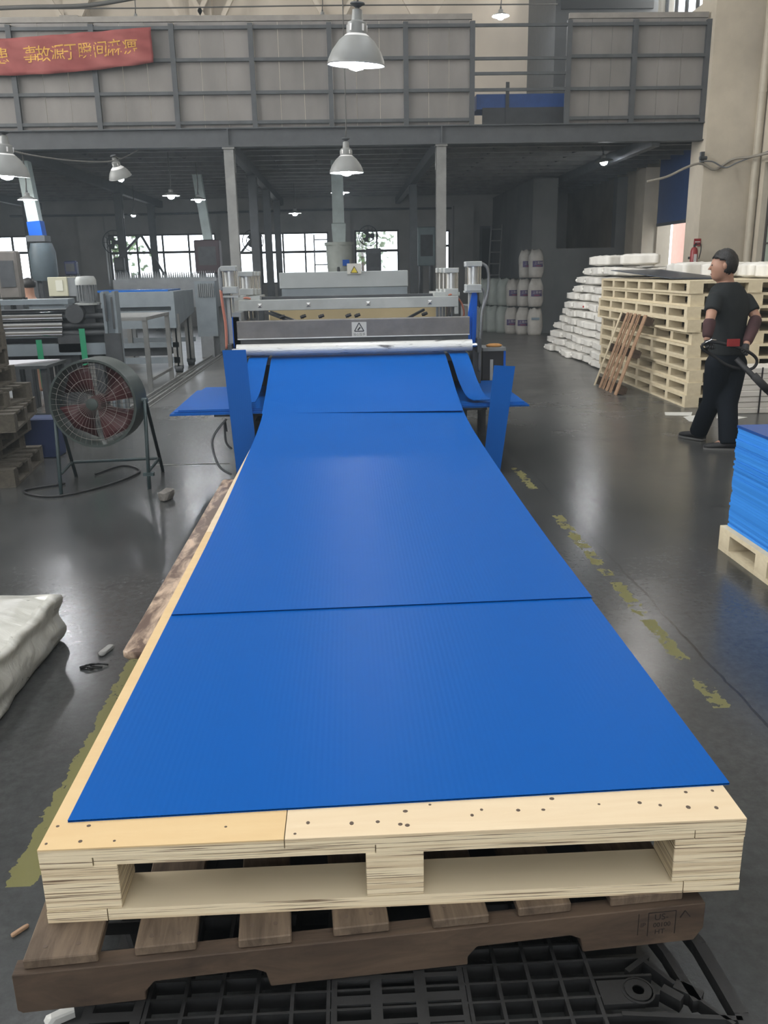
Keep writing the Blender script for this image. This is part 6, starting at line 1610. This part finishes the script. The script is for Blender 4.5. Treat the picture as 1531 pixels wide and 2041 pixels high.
# hair cap hugging the skull, open at the face
bm = bmesh.new(); bmesh.ops.create_uvsphere(bm, u_segments=40, v_segments=26, radius=1.0)
dele = []
hcen = hc+Vector((0.008, -0.002, 0.018))
for v in bm.verts:
    d = v.co.normalized(); f_ = d.dot(fd); z_ = d.z
    z_ += 0.10*math.sin(11*d.x+3)*math.sin(13*d.y+1)+0.05*math.sin(31*d.x); keep = (z_ > 0.33 and f_ < 0.97) or (f_ < 0.55 and z_ > 0.05) or (f_ < 0.12 and z_ > -0.72) 
    v.co = hcen+Vector((d.x*0.112, d.y*0.104, d.z*0.124))*(1+0.025*math.sin(9*d.x+7*d.z+5*d.y)+0.02*math.sin(23*d.x+17*d.y+19*d.z))
    if not keep: dele.append(v)
bmesh.ops.delete(bm, geom=dele, context='VERTS')
me = bpy.data.meshes.new('hair'); bm.to_mesh(me); bm.free(); me.materials.append(M_HAIR); me.polygons.foreach_set('use_smooth', [True]*len(me.polygons))
o = link('hair', me, pm); o.modifiers.new('thickness', 'SOLIDIFY').thickness = 0.012
# clothes
hem = pel*0.85+wst*0.15
Lsl, Rsl = Ls.lerp(Le, 0.66), Rs.lerp(Re, 0.66)
b = MB()
loft(b, [(hem, 0.172, 0.132), (wst, 0.165, 0.125), (wst.lerp(chs, 0.5), 0.172, 0.125), (chs, 0.195, 0.130), (chs.lerp(nkb, 0.5), 0.198, 0.118), (nkb-Vector((0, 0, 0.05)), 0.155, 0.098), (nkb-Vector((0, 0, 0.005)), 0.085, 0.075)])
for (s_, e_) in ((Ls, Lsl), (Rs, Rsl)): limb(b, [(s_-Vector((0, 0, 0.005)), 0.070), (s_.lerp(e_, 0.5), 0.068)]); b.cyl(s_.lerp(e_, 0.5)-OM, e_-OM, 0.068, 16, 0.066)
weld('tshirt', b, M_SHIRT, pm, 0.011, 4)
b = MB()
loft(b, [(pel-Vector((0, 0, 0.10)), 0.150, 0.120), (pel, 0.165, 0.125), (wst.lerp(pel, 0.5), 0.155, 0.118)])
for (h_, k_, a_) in ((Lh, Lk, La), (Rh, Rk, Ra)):
    limb(b, [(h_, 0.108), (h_.lerp(k_, 0.5), 0.100), (k_, 0.088), (k_.lerp(a_, 0.5), 0.084)]); b.cyl(k_.lerp(a_, 0.5)-OM, a_-Vector((0, 0, 0.04))-OM, 0.084, 16, 0.082)
weld('trousers', b, M_TROU, pm, 0.012, 5)
for (a, c) in ((Le, Lw), (Re, Rw)):
    s0 = a.lerp(c, -0.03); JJ = [(s0, 0.060), (a.lerp(c, 0.4), 0.056), (a.lerp(c, 1.0), 0.042)]
    skin_mesh('oversleeve', JJ, [(0,1),(1,2)], M_SLEEVE, pm, 0, 2, OM)
for (an, tt) in ((La, Lt), (Ra, Rt)):
    d = (tt-an); d.z = 0; d.normalize()
    base = Vector((an.x, an.y, 0.0)); zz = min(an.z, tt.z)-0.035 if an is La else 0.0
    sh = MB(); 
    side = Vector((-d.y, d.x, 0)); vs = []
    prof = [(-0.07, 0.030, 0.085), (-0.02, 0.038, 0.095), (0.06, 0.042, 0.075), (0.13, 0.046, 0.058), (0.18, 0.038, 0.048), (0.205, 0.018, 0.036)]
    for (t, w, h) in prof:
        for (sx, zf) in ((-1, 0.018), (-1, 0.6), (-0.45, 1.0), (0.45, 1.0), (1, 0.6), (1, 0.018)):
            vs.append(base-OM+d*t+side*(sx*w)+Vector((0, 0, (h*zf if zf > 0.1 else 0.016)+zz)))
    fs = [(6*i+j, 6*i+(j+1) % 6, 6*i+6+(j+1) % 6, 6*i+6+j) for i in range(5) for j in range(6)]+[tuple(range(5, -1, -1)), tuple(range(30, 36))]
    so = sh.add(vs, fs).build('shoe', M_BLACK, pm, smooth='all')
    so2 = MB(); vs = []
    for (t, w, h) in prof:
        for sx in (-1, 1):
            for z in (0.0, 0.017): vs.append(base-OM+d*t+side*(sx*(w+0.004))+Vector((0, 0, z+zz)))
    fs = []
    for i in range(5):
        a0 = 4*i; c0 = 4*i+4; fs += [(a0, a0+2, c0+2, c0), (a0+1, c0+1, c0+3, a0+3), (a0, c0, c0+1, a0+1), (a0+2, a0+3, c0+3, c0+2)]
    fs += [(0, 1, 3, 2), (20, 22, 23, 21)]
    so2.add(vs, fs).build('sole', M_SOLE, so)
# pallet jack behind him: loop handle, shaft, pump and forks
hl0, hr0 = A(1400, 690, 7.08), A(1492, 702, 7.06)
gr = [A(1399, 688, 7.08), A(1418, 681, 7.07), A(1462, 690, 7.05), A(1495, 703, 7.05), A(1509, 718, 7.06), A(1502, 733, 7.07), A(1484, 736, 7.08), A(1450, 728, 7.09), A(1420, 708, 7.09), A(1402, 697, 7.08), A(1399, 688, 7.08)]
jb = Vector((4.02, 6.80, 0.0))
jk = thing('pallet_jack', 'black pallet jack whose loop handle the walking man pulls behind him', 'pallet jack', jb)
MB().tube([p-jb for p in spline(gr, 4)], 0.013, 8).build('loop_handle', M_BLACK, jk, smooth='all')
s0 = A(1468, 715, 7.07); s1 = A(1535, 785, 6.98); s2 = Vector((jb.x, jb.y, 0.32))
MB().tube([s0-jb, s1-jb, s2-jb], 0.024, 10).build('handle_shaft', M_BLACK, jk, smooth='all')
MB().tube([A(1502, 748, 7.03)-jb, A(1531, 778, 6.99)-jb], 0.034, 10).build('shaft_sleeve', M_GLOVE, jk, smooth='all')
bx(-0.05, 0.05, -0.012, 0.012, -0.03, 0.03).build('red_badge', M_RED, jk).location = A(1462, 683, 7.03)-jb
MB().tube([A(1405, 684, 7.06)-jb, A(1418, 677, 7.05)-jb, A(1428, 678, 7.05)-jb], 0.006, 6).build('release_lever', M_CHROME, jk, smooth='all')
MB().cyl((0, 0, 0.12), (0, 0, 0.42), 0.06, 14).box(-0.12, 0.12, -0.08, 0.08, 0.10, 0.18).build('pump', M_RED, jk)
for s_ in (-1, 1):
    bx(0.12, 1.25, s_*0.19-0.075, s_*0.19+0.075, 0.05, 0.09).build('fork', M_RED, jk)
    MB().cyl((1.1, s_*0.19-0.04, 0.04), (1.1, s_*0.19+0.04, 0.04), 0.04, 12).build('load_wheel', M_BLACK, jk)
MB().cyl((0, -0.07, 0.09), (0, -0.02, 0.09), 0.09, 16).cyl((0, 0.02, 0.09), (0, 0.07, 0.09), 0.09, 16).build('steer_wheel', M_BLACK, jk, smooth=True)
bx(0.05, 0.13, -0.26, 0.26, 0.06, 0.30).build('fork_carriage', M_RED, jk)
# gloved hands closed round the loop
def hand(w, g, curl):
    """palm from wrist w towards grip g, four fingers and a thumb bent round the tube"""
    d = (g-w).normalized(); sd_ = d.cross(curl).normalized(); J_ = [(w, (0.030, 0.024)), (w.lerp(g, 0.55), (0.036, 0.020)), (g-d*0.012, (0.036, 0.018))]; E2 = [(0, 1), (1, 2)]
    for k, (o_, ln) in enumerate(((-0.030, 0.9), (-0.010, 1.0), (0.011, 0.95), (0.030, 0.75))):
        b0 = g-d*0.02+sd_*o_; i0 = len(J_)
        J_ += [(b0+d*0.022*ln, 0.0095), (b0+d*0.040*ln+curl*0.016, 0.009), (b0+d*0.032*ln+curl*0.042, 0.0085), (b0+d*0.004+curl*0.050, 0.0075)]
        E2 += [(2, i0), (i0, i0+1), (i0+1, i0+2), (i0+2, i0+3)]
    i0 = len(J_); t0 = w.lerp(g, 0.45)-sd_*0.034
    J_ += [(t0, 0.011), (t0+d*0.02-sd_*0.012+curl*0.016, 0.010), (t0+d*0.035-sd_*0.004+curl*0.034, 0.008)]; E2 += [(1, i0), (i0, i0+1), (i0+1, i0+2)]
    skin_mesh('glove', J_, E2, M_GLOVE, pm, 0, 1, OM)
hand(Lw, A(1412, 690, 7.09), Vector((0.2, -0.97, -0.1)).normalized())
hand(Rw, A(1482, 700, 7.07), Vector((-0.2, -0.97, -0.1)).normalized())

# seated worker far behind at the left, only head and shoulders show above the bench
wp = at(58, 575, Y=12.3); OW = Vector((wp.x, 12.3, 0.0))
pw = thing('person', 'distant dark haired worker sitting behind the bench at the far left', 'person', OW)
zt_ = at(58, 556, Y=12.3).z
P3 = lambda x, y, z: OW+Vector((x, y, z))
HZ = zt_-0.12
J = [(P3(0.05, 0.0, HZ-0.80), 0.15), (P3(0.05, 0, HZ-0.50), (0.15, 0.11)), (P3(0.04, 0, HZ-0.30), (0.17, 0.11)), (P3(0.0, 0, HZ-0.13), 0.06), (P3(-0.01, 0, HZ-0.02), (0.075, 0.085)), (P3(-0.01, 0, HZ+0.06), 0.075),
     (P3(-0.16, 0, HZ-0.27), 0.06), (P3(-0.22, -0.05, HZ-0.52), 0.045), (P3(-0.12, -0.25, HZ-0.60), 0.035), (P3(0.24, 0, HZ-0.27), 0.06), (P3(0.28, -0.05, HZ-0.52), 0.045), (P3(0.18, -0.25, HZ-0.60), 0.035),
     (P3(-0.05, -0.38, HZ-0.86), 0.08), (P3(-0.05, -0.42, 0.05), 0.05), (P3(0.15, -0.38, HZ-0.86), 0.08), (P3(0.15, -0.42, 0.05), 0.05)]
skin_mesh('body', J, [(0,1),(1,2),(2,3),(3,4),(4,5),(2,6),(6,7),(7,8),(2,9),(9,10),(10,11),(0,12),(12,13),(0,14),(14,15)], M_SKIN, pw, 0, 2, OW)
skin_mesh('pink_shirt', [(P3(0.04, 0, HZ-0.31), (0.185, 0.125)), (P3(0.05, 0, HZ-0.60), (0.17, 0.13)), (P3(-0.16, 0, HZ-0.28), 0.075), (P3(0.24, 0, HZ-0.28), 0.075)], [(0,1),(0,2),(0,3)], mat('dull_pink_cloth', (0.28, 0.20, 0.18), 0.8), pw, 0, 2, OW)
MB().lathe([(0.02, -0.03), (0.088, -0.02), (0.093, 0.04), (0.07, 0.09), (0.01, 0.11)], 16, (-0.01+0.012, 0.0, HZ+0.03)).build('hair', M_HAIR, pw, smooth='all')
sw = thing('work_stool', 'plain dark stool under the distant seated worker', 'stool', (OW.x+0.05, OW.y+0.02, 0))
bx(-0.17, 0.17, -0.15, 0.15, HZ-0.99, HZ-0.95).build('seat', M_MDARK, sw)
for x in (-0.14, 0.14):
    for y in (-0.12, 0.12): bx(x-0.02, x+0.02, y-0.02, y+0.02, 0, HZ-0.99).build('leg', M_MDARK, sw)

# ------------------------------------------------------------------ dusty factory air
vm = bpy.data.materials.new('dusty_air'); vm.use_nodes = True
vn = vm.node_tree; vn.nodes.remove(vn.nodes['Principled BSDF'])
vs_ = vn.nodes.new('ShaderNodeVolumeScatter'); vs_.inputs['Color'].default_value = (0.74, 0.89, 1.0, 1); vs_.inputs['Density'].default_value = 0.0052; vs_.inputs['Anisotropy'].default_value = 0.2
vn.links.new(vs_.outputs[0], vn.nodes['Material Output'].inputs['Volume'])
hz = bx(XL+0.01, XR-0.01, YB+0.15, YF-0.01, 0.002, CEIL-0.1).build('dusty_air', vm)
tag(hz, 'thin dusty haze filling the hall', 'haze', kind='stuff')
